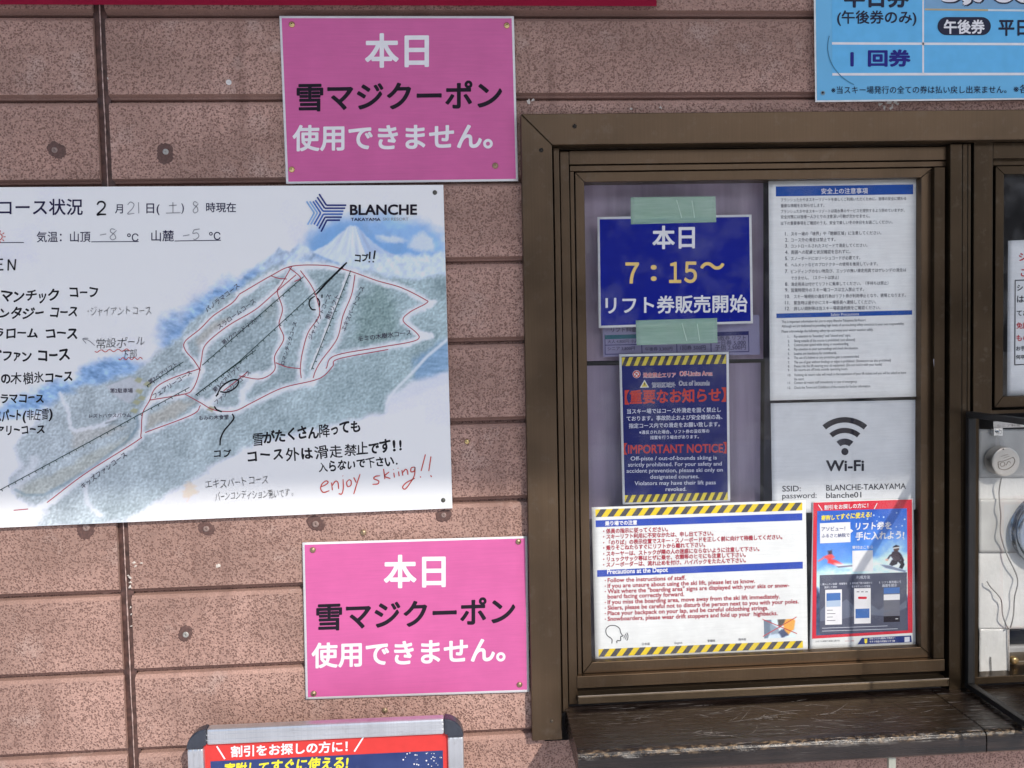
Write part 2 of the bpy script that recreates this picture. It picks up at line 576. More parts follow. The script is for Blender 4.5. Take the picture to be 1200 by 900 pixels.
    def paint(self, fn, cell, name, mat, region=None, lift=1):
        """a printed picture, one colour per small cell of the sheet"""
        c = self.c if region is None else np.asarray(region, float)
        w = np.linalg.norm(c[1] - c[0])
        h = np.linalg.norm(c[3] - c[0])
        nx, ny = int(w / cell) + 2, int(h / cell) + 2
        u, v = np.meshgrid(np.linspace(0, 1, nx), np.linspace(0, 1, ny))
        u2, v2 = u.ravel()[:, None], v.ravel()[:, None]
        P = c[0] * (1 - u2) * (1 - v2) + c[1] * u2 * (1 - v2) + c[2] * u2 * v2 + c[3] * (1 - u2) * v2
        rgb = fn(P[:, 0].reshape(ny, nx), P[:, 1].reshape(ny, nx), u, v)
        Wd = UA(P, self.depth(P) - self.lift * lift)
        ctr = (Wd.min(0) + Wd.max(0)) / 2
        idx = np.arange(nx * ny).reshape(ny, nx)
        q = np.stack([idx[1:, :-1], idx[1:, 1:], idx[:-1, 1:], idx[:-1, :-1]], -1).reshape(-1, 4)
        me = bpy.data.meshes.new(name)
        me.vertices.add(len(Wd))
        me.vertices.foreach_set('co', (Wd - ctr).astype(np.float32).ravel())
        me.loops.add(q.size)
        me.loops.foreach_set('vertex_index', q.ravel().astype(np.int32))
        me.polygons.add(len(q))
        me.polygons.foreach_set('loop_start', (np.arange(len(q)) * 4).astype(np.int32))
        me.update(calc_edges=True)
        at = me.color_attributes.new('print', 'FLOAT_COLOR', 'POINT')
        col = np.ones((nx * ny, 4), np.float32)
        col[:, :3] = np.clip(lin(np.clip(rgb.reshape(-1, 3), 0, 255)) / 0.64, 0, 0.84)
        at.data.foreach_set('color', col.ravel())
        return link(name, me, ctr, mat, self.o)

_txt = bpy.data.curves.new('type', 'FONT')
_txo = bpy.data.objects.new('type', _txt)
_gc = {}
def glyphs(s, bold=0.0, res=3):
    key = (s, bold, res)
    if key in _gc:
        return _gc[key]
    _txt.body = s
    _txt.resolution_u = res
    _txt.offset = bold
    me = bpy.data.meshes.new_from_object(_txo)
    n = len(me.vertices)
    if n == 0:
        _gc[key] = (None, None)
        return None, None
    V = np.zeros(n * 3)
    me.vertices.foreach_get('co', V)
    V = V.reshape(-1, 3)[:, :2].copy()
    F = [tuple(p.vertices) for p in me.polygons]
    a = 0.0
    for f in F[:40]:
        p = V[list(f)]
        a += np.sum(p[:, 0] * np.roll(p[:, 1], -1) - p[:, 1] * np.roll(p[:, 0], -1))
    if a < 0:
        F = [f[::-1] for f in F]
    bpy.data.meshes.remove(me)
    _gc[key] = (V, F)
    return V, F

# ------------------------------------------------------------------ picture painting helpers
def vnoise(X, Y, s, seed):
    r = np.random.RandomState(seed)
    g = r.rand(128, 128)
    x, y = X / s + 500, Y / s + 500
    xi, yi = np.floor(x).astype(int), np.floor(y).astype(int)
    fx, fy = x - xi, y - yi
    fx, fy = fx * fx * (3 - 2 * fx), fy * fy * (3 - 2 * fy)
    G = lambda a, b: g[a % 128, b % 128]
    return (G(xi, yi) * (1 - fx) + G(xi + 1, yi) * fx) * (1 - fy) + (G(xi, yi + 1) * (1 - fx) + G(xi + 1, yi + 1) * fx) * fy
def fbm(X, Y, s, seed, o=4):
    a, t, k = 0, 0, 1.0
    for i in range(o):
        a = a + vnoise(X, Y, s, seed + i) * k
        t += k
        k *= 0.55
        s *= 0.5
    return a / t
def sdist(X, Y, pts, closed=False):
    d = np.full(X.shape, 1e9)
    P = list(pts) + ([pts[0]] if closed else [])
    for (ax, ay), (bx, by) in zip(P, P[1:]):
        vx, vy = bx - ax, by - ay
        t = np.clip(((X - ax) * vx + (Y - ay) * vy) / max(vx * vx + vy * vy, 1e-9), 0, 1)
        d = np.minimum(d, np.hypot(X - ax - t * vx, Y - ay - t * vy))
    return d
def inside(X, Y, pts):
    r = np.zeros(X.shape, bool)
    P = list(pts) + [pts[0]]
    for (ax, ay), (bx, by) in zip(P, P[1:]):
        if ay == by:
            continue
        c = ((ay > Y) != (by > Y)) & (X < (bx - ax) * (Y - ay) / (by - ay) + ax)
        r ^= c
    return r
def soft(X, Y, pts, w, dist=0, seed=1, s=10):
    """0..1 inside a polygon with a soft, ragged edge"""
    if dist:
        X = X + (fbm(X, Y, s, seed) - 0.5) * 2 * dist
        Y = Y + (fbm(X, Y, s, seed + 9) - 0.5) * 2 * dist
    d = sdist(X, Y, pts, True)
    sd = np.where(inside(X, Y, pts), d, -d)
    t = np.clip(0.5 + sd / (2 * w), 0, 1)
    return t * t * (3 - 2 * t)
def lay(img, m, c):
    return img * (1 - m[..., None]) + np.asarray(c, float) * m[..., None]

# line grid of the window: verticals measured at y=300, horizontals at x=700
def VX(x, y):
    return x + (0.0184 - (x - 618) * 4.2e-5) * (y - 300)
def HY(y, x):
    return y + (-0.0135 - (y - 212) * 5.83e-5) * (x - 700)
def X_(x, y):
    p = np.array([x, y], float)
    for _ in range(4):
        p = np.array([VX(x, p[1]), HY(y, p[0])])
    return p
def bar(M, xl, xr, yt, yb, d0, d1, mi=0, mitre=None):
    c = [X_(xl, yt), X_(xr, yt), X_(xr, yb), X_(xl, yb)]
    if mitre:
        c = [c[i] + np.array(mitre[i]) for i in range(4)]
    f = [U(*p, d0) for p in c]
    b = [p + np.array((0, d1 - d0, 0)) for p in f]
    M.hexa(f, b, mi)
def ringbars(M, xl, xr, yt, yb, w, d0, d1, g=0.25, sides='ltrb', mi=0):
    """four mitred bars; w = (left, top, right, bottom) widths"""
    o = [X_(xl, yt), X_(xr, yt), X_(xr, yb), X_(xl, yb)]
    i = [X_(xl + w[0], yt + w[1]), X_(xr - w[2], yt + w[1]), X_(xr - w[2], yb - w[3]), X_(xl + w[0], yb - w[3])]
    e = {'t': (o[0], o[1], i[1], i[0], (1, 0)), 'r': (i[1], o[1], o[2], i[2], (0, 1)), 'b': (i[3], i[2], o[2], o[3], (1, 0)), 'l': (o[0], i[0], i[3], o[3], (0, 1))}
    for s in sides:
        a, b, c, d, ax = e[s]
        q = [np.array(a), np.array(b), np.array(c), np.array(d)]
        if ax == (1, 0):
            q[0][0] += g; q[3][0] += g; q[1][0] -= g; q[2][0] -= g
        else:
            q[0][1] += g; q[1][1] += g; q[2][1] -= g; q[3][1] -= g
        f = [U(*p, d0) for p in q]
        M.hexa(f, [p + np.array((0, d1 - d0, 0)) for p in f], mi)

SID_A, SID_B, SID_C = (0.52, 0.315, 0.255), (0.63, 0.395, 0.325), (0.33, 0.205, 0.165)
SILL_EDGE_LOCAL = -0.055
KS, KL = 0.70, 1.10                                 # light in the eave's shade and in the sun, for reading colours off

# ================================================================== the setting
def ground(name, x0, x1, y0, y1, z, mat, amp=0.0, n=60, seed=0):
    xs, ys = np.linspace(x0, x1, n), np.linspace(y0, y1, n)
    Xg, Yg = np.meshgrid(xs, ys)
    Z = z + amp * (fbm(Xg, Yg, 2.5, seed) - 0.5)
    v = np.stack([Xg.ravel(), Yg.ravel(), Z.ravel()], 1)
    f = [(j * n + i, j * n + i + 1, (j + 1) * n + i + 1, (j + 1) * n + i) for j in range(n - 1) for i in range(n - 1)]
    return tag(obj(name, v, f, mat, smooth=True), None, None, kind='structure')
def snow_mat():
    m, t, b = nodes('trodden snow')
    v = coords(t)
    n = noise(t, v, 3, 5, 0.6)
    t.links.new(ramp(t, [(0.3, (0.66, 0.67, 0.70)), (0.7, (0.83, 0.83, 0.84))], n), b.inputs['Base Color'])
    b.inputs['Roughness'].default_value = 0.8
    bump(t, b, n, 0.6, 0.05)
    return m
ground('snow_ground', -700, 700, -700, 40, GROUND, snow_mat(), 0.0, 24)
ground('added_dark_ground', -60, 60, -62, -10.5, GROUND + 0.006, plain('dark ground', (0.045, 0.046, 0.05), 0.5, 0, 0.3, 3), 0.0, 8)  # unseen dark ground, added so the glass mirrors a dark band above the snow
# wooded hill beyond the added dark ground
def hill():
    n, k = 90, 26
    v = []
    for j in range(k):
        t = j / (k - 1)
        for i in range(n):
            x = -420 + 840 * i / (n - 1)
            h = 70 * t * (0.75 + 0.55 * vnoise(np.array([x]), np.array([0.0]), 90, 5)[0]) + 5 * vnoise(np.array([x]), np.array([t * 60]), 11, 8)[0] * min(1, t * 8)
            v.append((x, -70 - 190 * t - 10 * vnoise(np.array([x]), np.array([3.0]), 60, 6)[0], GROUND - 0.5 + h))
    f = [(j * n + i, (j + 1) * n + i, (j + 1) * n + i + 1, j * n + i + 1) for j in range(k - 1) for i in range(n - 1)]
    m, t_, b = nodes('wooded slope in winter')
    c = ramp(t_, [(0.35, (0.018, 0.024, 0.028)), (0.55, (0.05, 0.055, 0.06)), (0.75, (0.16, 0.17, 0.2))], noise(t_, coords(t_), 0.25, 6, 0.7))
    t_.links.new(c, b.inputs['Base Color'])
    b.inputs['Roughness'].default_value = 0.9
    tag(obj('wooded_hill', v, f, m, smooth=False), None, None, kind='structure')
hill()

# ------------------------------------------------------------------ the siding
ZC = [0.430 - 0.1054 * k for k in range(-19, 19)]
def profile(z0, z1):
    """outline of the siding's face from z1 down to z0: bevelled courses with a groove between"""
    full = []
    for zc in sorted(ZC, reverse=True):
        full += [(zc + 0.0072, 0.0), (zc + 0.0045, 0.0050), (zc + 0.0022, 0.0060), (zc + 0.0012, 0.0115), (zc - 0.0016, 0.0115), (zc - 0.0026, 0.0034), (zc - 0.0070, 0.0)]
    out = []
    zs = np.array([p[0] for p in full])[::-1]
    ys = np.array([p[1] for p in full])[::-1]
    out.append((z1, float(np.interp(z1, zs, ys))))
    out += [p for p in full if z0 < p[0] < z1]
    out.append((z0, float(np.interp(z0, zs, ys))))
    return out
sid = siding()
def panel(xa, xb, z0, z1, parent):
    """xa, xb: functions of height"""
    pr = profile(z0, z1)
    n = len(pr)
    v = [(xa(z), y, z) for z, y in pr] + [(xb(z), y, z) for z, y in pr] + [(xa(z1), .05, z1), (xa(z0), .05, z0), (xb(z1), .05, z1), (xb(z0), .05, z0)]
    f = [(i, i + 1, n + i + 1, n + i) for i in range(n - 1)]
    f += [tuple([2 * n] + list(range(n)) + [2 * n + 1])[::-1], tuple([2 * n + 2] + list(range(n, 2 * n)) + [2 * n + 3])]
    return obj('siding_panel', v, f, sid, parent)
jt, jb = U(114.7, 4), U(156, 897)
def JX(z):
    return jt[0] + (jb[0] - jt[0]) * (z - jt[2]) / (jb[2] - jt[2])
wall = empty('block_siding_wall', (0, 0, GROUND), 'pitted brownish pink block siding wall that carries all the signs', 'wall')
gw = 0.0075
CASL = U(*X_(626, 300))[0]
CAST = U(*X_(700, 140))[2]
CASB = U(*X_(640, 862))[2]
panel(lambda z: -4.0, lambda z: JX(z) - gw, GROUND, 1.6, wall)
panel(lambda z: JX(z) + gw, lambda z: CASL, GROUND, 1.6, wall)
panel(lambda z: CASL, lambda z: 3.5, CAST, 1.6, wall)
panel(lambda z: CASL, lambda z: 3.5, GROUND, CASB - 0.004, wall)
M = Mesh()
zz = np.linspace(-1.45, 1.55, 160)
v = []
for i, z in enumerate(zz):
    w = 0.0015 * (rng.rand() - .5)
    for dx, y in ((-.0085, .0052), (-.002, .0040 + w), (0.0006, .0026 + w), (.0022, .0040), (.0085, .0052)):
        v.append((JX(z) + dx + w, y, z))
M.add(v, [(i * 5 + k, (i + 1) * 5 + k, (i + 1) * 5 + k + 1, i * 5 + k + 1) for i in range(159) for k in range(4)])
M.build('joint_sealant', plain('brown sealant', (0.085, 0.042, 0.034), 0.6, 0, 0.5, 120), wall, smooth=False)
M = Mesh()
pts = []
for z in np.linspace(-0.62, 0.62, 240):
    pts.append((JX(z) + 0.0010 + 0.0008 * (fbm(np.array([z * 100]), np.array([0.]), 3, 4)[0] - .5), 0.0018, z))
M.tube(pts, 0.0008, 5, taper=[0.35 + 0.9 * rng.rand() for _ in pts])
M.build('sealant_ridge', plain('pale sealant edge', (0.48, 0.34, 0.30), 0.6, 0, 0.4, 200), wall)

brownp = plain('brown filler', (0.115, 0.060, 0.050), 0.7, 0, 0.25, 300)
nailm = plain('painted nail head', (0.27, 0.19, 0.165), 0.5, 0, 0.2, 400)
def nail(px, py, r, rn, pale=False, dx=0, dy=0):
    c = U(px, py, 0)
    n = 40
    R = np.random.RandomState(int(px * 7 + py))
    rr = r * 0.00108 * (1 + 0.20 * (R.rand(n) - .3) + 0.14 * np.sin(np.arange(n) * 2 * np.pi / n * 2 + R.rand() * 6))
    a = np.arange(n) / n * 2 * np.pi
    v = [(c[0], c[1] - 0.0007, c[2])] + [(c[0] + q * .72 * math.cos(b), c[1] - 0.0006, c[2] + q * .72 * math.sin(b)) for q, b in zip(rr, a)] + \
        [(c[0] + q * math.cos(b), c[1] + 0.0004, c[2] + q * math.sin(b)) for q, b in zip(rr, a)]
    f = [(0, 1 + (i + 1) % n, 1 + i) for i in range(n)] + [(1 + i, 1 + (i + 1) % n, 1 + n + (i + 1) % n, 1 + n + i) for i in range(n)]
    p = obj('filler_patch', v, f, brownp, wall)
    m = Mesh()
    c2 = U(px + dx, py + dy, 0)
    q = rn * 0.00108
    m.lathe([(q, 0.0004), (q, -0.0014), (q * .8, -0.0019), (q * .35, -0.0019), (q * .25, -0.0015)], c2, 18)
    m.build('nail_head', plain('bare nail head', (0.42, 0.40, 0.37), 0.4, 0.4, 0.2, 300) if pale else nailm, p, smooth=True)
nail(66.5, 176, 11, 3.4, dx=-2, dy=0)
nail(193.5, 180, 12, 3.4, True, 1, -2)
nail(100.5, 619, 13, 4.2, dx=1, dy=-1)
nail(242, 619.5, 10, 3.6, dx=0, dy=0)
nail(370, 613, 11, 4, dx=0, dy=1)
nail(520, 604.5, 9.5, 3.2, dx=0, dy=-1)
nail(217, 742.5, 10, 3.6, True, 1, 1)
m = Mesh()
m.lathe([(0.0034, 0.0), (0.0034, -0.001), (0.0018, -0.0012), (0.0015, -0.0004), (0.0003, -0.0003)], U(268.2, 96.5), 18)
m.build('plug_ring', plain('white plug', (0.72, 0.70, 0.68), 0.4), wall, smooth=True)
# flecks of pale plaster
m = Mesh()
R = np.random.RandomState(2)
def fleck(px, py, s):
    c = U(px, py, 0)
    n = 7
    a = np.sort(R.rand(n)) * 6.28
    m.add([(c[0], c[1] - .0009, c[2])] + [(c[0] + s * (.5 + R.rand()) * math.cos(b), c[1] - .0001, c[2] + s * (.5 + R.rand()) * math.sin(b)) for b in a],
          [(0, 1 + (i + 1) % n, 1 + i) for i in range(n)])
for px, py, s in [(157, 660, .0026), (159, 664, .002), (152, 675, .0032), (153, 683, .002), (166, 660, .0016), (153, 688, .0026), (153, 712, .0016), (154, 720, .0014), (154, 734, .0014),
                  (255, 663, .0028), (126, 92, .0012), (620, 119, .003), (625, 118.5, .0026), (740, 127.5, .0016), (774, 126.5, .0022),
                  (1031, 122, .0032), (1044, 122, .0045), (1050, 120, .003), (1036, 126, .0034), (1046, 127, .0045), (1052, 121, .002)]:
    fleck(px, py, s)
m.build('plaster_flecks', plain('pale plaster', (0.62, 0.56, 0.50), 0.8), wall)

# the eave that shades the upper half
EY = 2.60
zb = U(545, 578)[2]
EZ = zb + (EY + .02) * math.tan(SUN_EL) / math.cos(SUN_AZ)
eave = empty('roof_eave', (0, -0.6, EZ), 'deep brown roof eave above the ticket window shading the wall', 'roof')
M = Mesh()
M.box((-5, -EY, EZ), (5, 0.0, EZ + 0.03))
M.build('soffit', plain('white fill bounce soffit', (0.74, 0.73, 0.70), 0.7), eave)  # unseen underside, made white to bounce fill light onto the wall
M = Mesh()
M.box((-5, -EY - .02, EZ + 0.0005), (5, -EY - .0005, EZ + 0.2))
M.build('fascia', plain('fascia brown', (0.09, 0.06, 0.05), 0.5), eave)

# ================================================================== the ticket window
BR = bronze('bronze aluminium', (0.125, 0.084, 0.052))
BRP = bronze('shaded bronze aluminium', (0.062, 0.042, 0.025))  # same metal, darker: the right side's dim reflections put into the colour
BRD = bronze('bronze aluminium groove', (0.030, 0.021, 0.014), 0.5)
BLK = plain('black rubber', (0.012, 0.011, 0.011), 0.5, 0, 0.2, 80)
win = empty('ticket_window', U(*X_(900, 500), 0.0), 'bronze aluminium ticket window with two sashes set in the siding', 'window')
YC = -0.016
M = Mesh()
XR = 1560
ringbars(M, 613.2, XR, 132.5, 900, (36, 36.5, 30, 30), YC, 0.03, 0.35, 'lt')
# the left casing is cut off above the foot of the sill
cas = M.build('casing', BR, win, bevel=0.0012)
# trim the left leg at the height where it ends
bm = bmesh.new()
bm.from_mesh(cas.data)
zcut = U(625, 868.5, YC)[2] - WL[cas.name][2]
bmesh.ops.bisect_plane(bm, geom=bm.verts[:] + bm.edges[:] + bm.faces[:], plane_co=(0, 0, zcut), plane_no=(0, 0, -1), clear_outer=True)
bmesh.ops.holes_fill(bm, edges=[e for e in bm.edges if e.is_boundary])
bm.to_mesh(cas.data)
bm.free()
def screw(px, py, y, parent, r=0.0028, mat=None):
    m = Mesh()
    m.lathe([(r, 0.0005), (r, -0.0006), (r * .7, -0.0014), (r * .2, -0.0015)], U(px, py, y), 14)
    return m.build('screw', mat or plain('dark screw', (0.022, 0.017, 0.013), 0.4, 0.5), parent, smooth=True)
screw(673.3, 148, YC, cas)
screw(634.2, 176, YC, cas)
screw(646.5, 845, YC, cas, 0.0024, plain('brown screw', (0.085, 0.065, 0.045), 0.4, .4))
# stepped jambs behind the casing
M = Mesh()
bar(M, 647, 652, 168, 834, 0.006, 0.05, 1)
bar(M, 650.6, 657.2, 172.5, 832, -0.004, 0.05)
bar(M, 658.2, 668.4, 177, 824, 0.001, 0.05)
bar(M, 668.4, 669.4, 190, 806, 0.010, 0.05, 1)
bar(M, 669.4, 674.0, 200.6, 790, 0.0042, 0.05)
bar(M, 652, 1140, 170.3, 175.4, 0.004, 0.05, 1)
bar(M, 668.9, 1109, 176.3, 192.2, 0.0012, 0.05)
bar(M, 669.4, 1109, 193.8, 200.2, 0.004, 0.05)
# foot rails
bar(M, 668.2, 1108.2, 791.8, 805.9, -0.001, 0.05)
bar(M, 668.2, 1113, 806.4, 815, 0.008, 0.05, 1)
fr = M.build('frame', [BR, BRD], win, bevel=0.0007)
# foot rail with a worn bright lip
M = Mesh()
bar(M, 669, 1113.5, 816, 824.6, -0.010, 0.05)
M.build('foot_rail', bronze('worn bronze lip', (0.13, 0.095, 0.062), 0.3), win, bevel=0.0008)
M = Mesh()
a, b_ = U(*X_(669, 815.2), -0.0098), U(*X_(1113, 815.2), -0.0098)
M.tube([a, b_], 0.0008, 6)
M.build('lip_edge', plain('bright worn metal', (0.40, 0.34, 0.28), 0.3, 0.7, .3, 30), win)
# meeting stile and the post between the two sashes
M = Mesh()
bar(M, 1094.8, 1107.6, 201, 791, -0.001, 0.05)
bar(M, 1107.6, 1113.4, 176, 828, 0.030, 0.05, 1)
bar(M, 1113.4, 1127.4, 173.5, 830, -0.006, 0.05)
bar(M, 1127.9, 1133.6, 173.5, 830, -0.0045, 0.05)
bar(M, 1134.1, 1137.6, 173.5, 830, -0.004, 0.05)
bar(M, 1137.6, 1141, 173.5, 830, 0.02, 0.05, 1)
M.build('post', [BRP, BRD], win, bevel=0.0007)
# left sash
M = Mesh()
ringbars(M, 675.4, 1094.2, 201.6, 788.6, (10.6, 11.4, 14.7, 12.6), 0.007, 0.03, 0.2)
sash = M.build('sash', BR, win, bevel=0.0007)
YG = 0.0145
M = Mesh()
bar(M, 683, 1083, 210, 779, YG, YG + 0.003)
M.build('glass_pane', clear('window glass', (0.99, 0.995, 0.99), 0.0, 0.05, 1.40), sash)
for px, py in ((1097.5, 426),):
    m = Mesh()
    m.add([U(1093.6, 421, -.0002), U(1100, 417.5, -.0002), U(1100.3, 430, -.0002), U(1094.5, 431.8, -.0002)], [(3, 2, 1, 0)])
    obj('sticker_scrap', [tuple(p) for p in m.v] + [(p[0], p[1] - .0006, p[2]) for p in m.v],
        [(7, 6, 5, 4), (0, 1, 5, 4), (1, 2, 6, 5), (2, 3, 7, 6), (3, 0, 4, 7)], plain('torn sticker', (0.33, 0.31, 0.33), 0.6), win)

# right sash, closed in its upper half
M = Mesh()
bar(M, 1141, 1163.2, 170.5, 499, -0.003, 0.05)
bar(M, 1141, 1148.2, 499.2, 830, -0.0032, 0.05)
bar(M, 1148.3, XR, 495, 499, -0.0028, 0.05)
bar(M, 1163.2, 1166.4, 188, 491.5, 0.025, 0.05, 1)
bar(M, 1141, XR, 170.3, 172, 0.004, 0.05, 1)
bar(M, 1163.2, XR, 172.5, 191.4, -0.003, 0.05)
bar(M, 1163.2, XR, 192.2, 199.6, 0.004, 0.05)
bar(M, 1144, XR, 815.5, 824, -0.004, 0.05)
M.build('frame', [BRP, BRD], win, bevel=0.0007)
M = Mesh()
ringbars(M, 1166.4, XR - 20, 200.4, 491.7, (10, 10, 12, 13), 0.007, 0.03, 0.2)
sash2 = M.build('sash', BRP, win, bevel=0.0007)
M = Mesh()
bar(M, 1174, XR - 30, 208, 481, YG, YG + .003)
M.build('glass_pane', bpy.data.materials['window glass'], sash2)

# ------------------------------------------------------------------ the room behind
room = empty('ticket_office', (1.0, 1.0, GROUND), 'dim ticket office room behind the two window panes', 'room')
M = Mesh()
xl, xr, zt, zb_, yf, yb = CASL - 0.5, 3.4, 1.2, GROUND + .02, 0.055, 2.0
M.add([(xl, yf, zb_), (xr, yf, zb_), (xr, yb, zb_), (xl, yb, zb_), (xl, yf, zt), (xr, yf, zt), (xr, yb, zt), (xl, yb, zt)],
      [(0, 1, 2, 3), (4, 7, 6, 5), (3, 2, 6, 7), (0, 3, 7, 4), (1, 5, 6, 2)])
M.build('room_lining', plain('office lining', (0.10, 0.095, 0.10), 0.8), room)

def film(name, col):
    m, t, b = nodes(name)
    n = noise(t, coords(t, (26, 1, 1.2)), 1.0, 4, 0.6)
    t.links.new(ramp(t, [(0.32, [c * 0.62 for c in col]), (0.55, col), (0.72, [c * 1.18 for c in col])], n), b.inputs['Base Color'])
    b.inputs['Roughness'].default_value = 0.45
    return m
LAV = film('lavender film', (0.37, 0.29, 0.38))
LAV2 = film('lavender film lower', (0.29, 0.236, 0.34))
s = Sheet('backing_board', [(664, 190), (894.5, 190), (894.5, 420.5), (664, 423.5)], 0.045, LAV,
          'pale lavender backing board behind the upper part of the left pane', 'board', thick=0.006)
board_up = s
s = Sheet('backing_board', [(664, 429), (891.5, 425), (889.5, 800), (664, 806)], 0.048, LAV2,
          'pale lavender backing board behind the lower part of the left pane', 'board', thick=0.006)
s = Sheet('backing_board', [(898, 200), (1096, 200), (1096, 800), (893, 800)], 0.060, plain('grey blind', (0.12, 0.11, 0.14), 0.6, 0, .15, 8),
          'dim grey board behind the notices on the right of the left pane', 'board', thick=0.006)

# ------------------------------------------------------------------ the wooden sill
zs_ = U(690, 828.5, -0.004)[2]
def on_level(px, py, z):
    d = FW + RT * ((px - 600) / FPX) - UP * ((py - 450) / FPX)
    k = z / d.z
    return np.array((d.x * k, -DIST + d.y * k, z))
fl, frr = on_level(681, 880, zs_), on_level(1158, 858.5, zs_)
yfront = (fl[1] + frr[1]) / 2
xs0 = U(662.5, 832, -0.002)[0]
xj = on_level(1157, 857, zs_)[0]
print('sill', fl, frr, zs_, xs0, xj)
SILL_EDGE_LOCAL = yfront / 2
wood = varnished_wood()
sill = empty('window_sill', ((xs0 + 1.4) / 2, yfront / 2, zs_), 'dark worn wooden sill shelf under the ticket window with white scuffs', 'shelf')
def sillboard(x0, x1, seed):
    n, k = max(6, int((x1 - x0) / 0.004)), 0
    T = 0.029
    R_ = np.random.RandomState(seed)
    prof = [(0.0, 0.0), (yfront + .012, 0.0), (yfront + .0055, -0.0006), (yfront + .002, -0.0026), (yfront + .0004, -0.0060), (yfront, -0.010), (yfront, -T + .003), (yfront + .003, -T), (0.0, -T)]
    xs = np.linspace(x0, x1, n)
    v = []
    for i, x in enumerate(xs):
        w = (fbm(np.array([x * 100.]), np.array([seed * 9.]), 3.0, seed)[0] - .5)
        for j, (y, z) in enumerate(prof):
            e = w * (0.0035 if j in (2, 3, 4) else 0.0)
            v.append((x, y + abs(e), zs_ + z - abs(e) * .6))
    m_ = len(prof)
    f = [(i * m_ + j, i * m_ + (j + 1) % m_, (i + 1) * m_ + (j + 1) % m_, (i + 1) * m_ + j) for i in range(n - 1) for j in range(m_)]
    f += [tuple(range(m_))[::-1], tuple((n - 1) * m_ + j for j in range(m_))]
    o = obj('sill_board', v, f, wood, sill, smooth=False, origin=((x0 + x1) / 2, yfront / 2, zs_ - 0.0125))
    return o
sillboard(xs0, xj - 0.0008, 3)
sillboard(xj + 0.0008, 1.5, 8)
# scratches and scuffs across the top
R = np.random.RandomState(17)
M = Mesh()
def scratch(x, y, L, ang, bend, w):
    n = 10
    P = []
    for i in range(n):
        t = i / (n - 1)
        P.append((x + L * t * math.cos(ang) - bend * t * t * math.sin(ang), y + L * t * math.sin(ang) + bend * t * t * math.cos(ang)))
    for i in range(n - 1):
        (xa, ya), (xb, yb2) = P[i], P[i + 1]
        wa, wb = w * math.sin(math.pi * (i + .15) / n), w * math.sin(math.pi * (i + 1.15) / n)
        if R.rand() < .22:
            continue
        if min(ya, yb2) < yfront + .013 or max(ya, yb2) > -.006:
            continue
        z = zs_ + .00025
        M.add([(xa, ya - wa, z), (xb, yb2 - wb, z), (xb, yb2 + wb, z), (xa, ya + wa, z)], [(0, 1, 2, 3)])
for _ in range(46):
    cx = xs0 + .05 + abs(R.normal(.20, .12))
    scratch(cx, yfront * R.uniform(.12, .88), R.uniform(.008, .055), R.normal(0, .16), R.normal(0, .006), R.uniform(.00018, .0005))
for _ in range(14):
    scratch(xs0 + R.uniform(.16, .33), yfront * R.uniform(.25, .85), R.uniform(.02, .06), R.normal(.2, .5), R.normal(0, .02), R.uniform(.00018, .0004))
M.build('scratch', plain('pale scratch', (0.33, 0.30, 0.28), 0.5, 0, .5, 300), sill)
# bracket under it
bx = on_level(1056, 893, zs_ - 0.029)[0]
M = Mesh()
M.box((bx - .0045, yfront + 0.012, zs_ - 0.16), (bx + .0045, yfront + 0.016, zs_ - 0.0295))
M.box((bx - .0045, yfront + 0.0165, zs_ - 0.033), (bx + .0045, -0.0005, zs_ - 0.0295))
M.build('bracket', plain('galvanised bracket', (0.42, 0.43, 0.36), 0.4, 0.3), sill)

# ------------------------------------------------------------------ the pane that stands out from the window
px_, pz0, pz1 = U(1134.2, 600, -0.006)[0], zs_ + 0.003, U(1137, 482, -0.008)[2]
PD = 0.285
pane = empty('side_pane', (px_, -PD / 2, pz0), 'clear side pane in a black rim standing out from the window post', 'screen')
M = Mesh()
rim = 0.0078
y0, y1 = -0.0075, -PD
M.box((px_ - .005, y1, pz1 - rim), (px_ + .005, y0, pz1))
M.box((px_ - .005, y1, pz0), (px_ + .005, y0, pz0 + rim))
M.box((px_ - .005, y0 - rim, pz0 + rim + .0003), (px_ + .005, y0, pz1 - rim - .0003))
M.box((px_ - .0022, y1, pz0 + rim + .0003), (px_ + .0022, y1 + .004, pz1 - rim - .0003))
M.build('rim', BLK, pane, bevel=0.001)
M = Mesh()
M.box((px_ - .0015, y1 + .003, pz0 + rim - .002), (px_ + .0015, y0 - rim + .002, pz1 - rim + .002))
M.build('clear_panel', clear('acrylic panel', (0.87, 0.87, 0.86), 0.0, 0.008), pane)
# ================================================================== signs on the wall
WHITE_P = paper('white paper', (0.80, 0.79, 0.80))
K_BLACK = ink('black', (0.018, 0.013, 0.022))
K_WHITE = ink('white', (0.80, 0.78, 0.80))
PINK = paper('pink print', (0.63, 0.122, 0.335), 0.4, 0.6, 0.35)

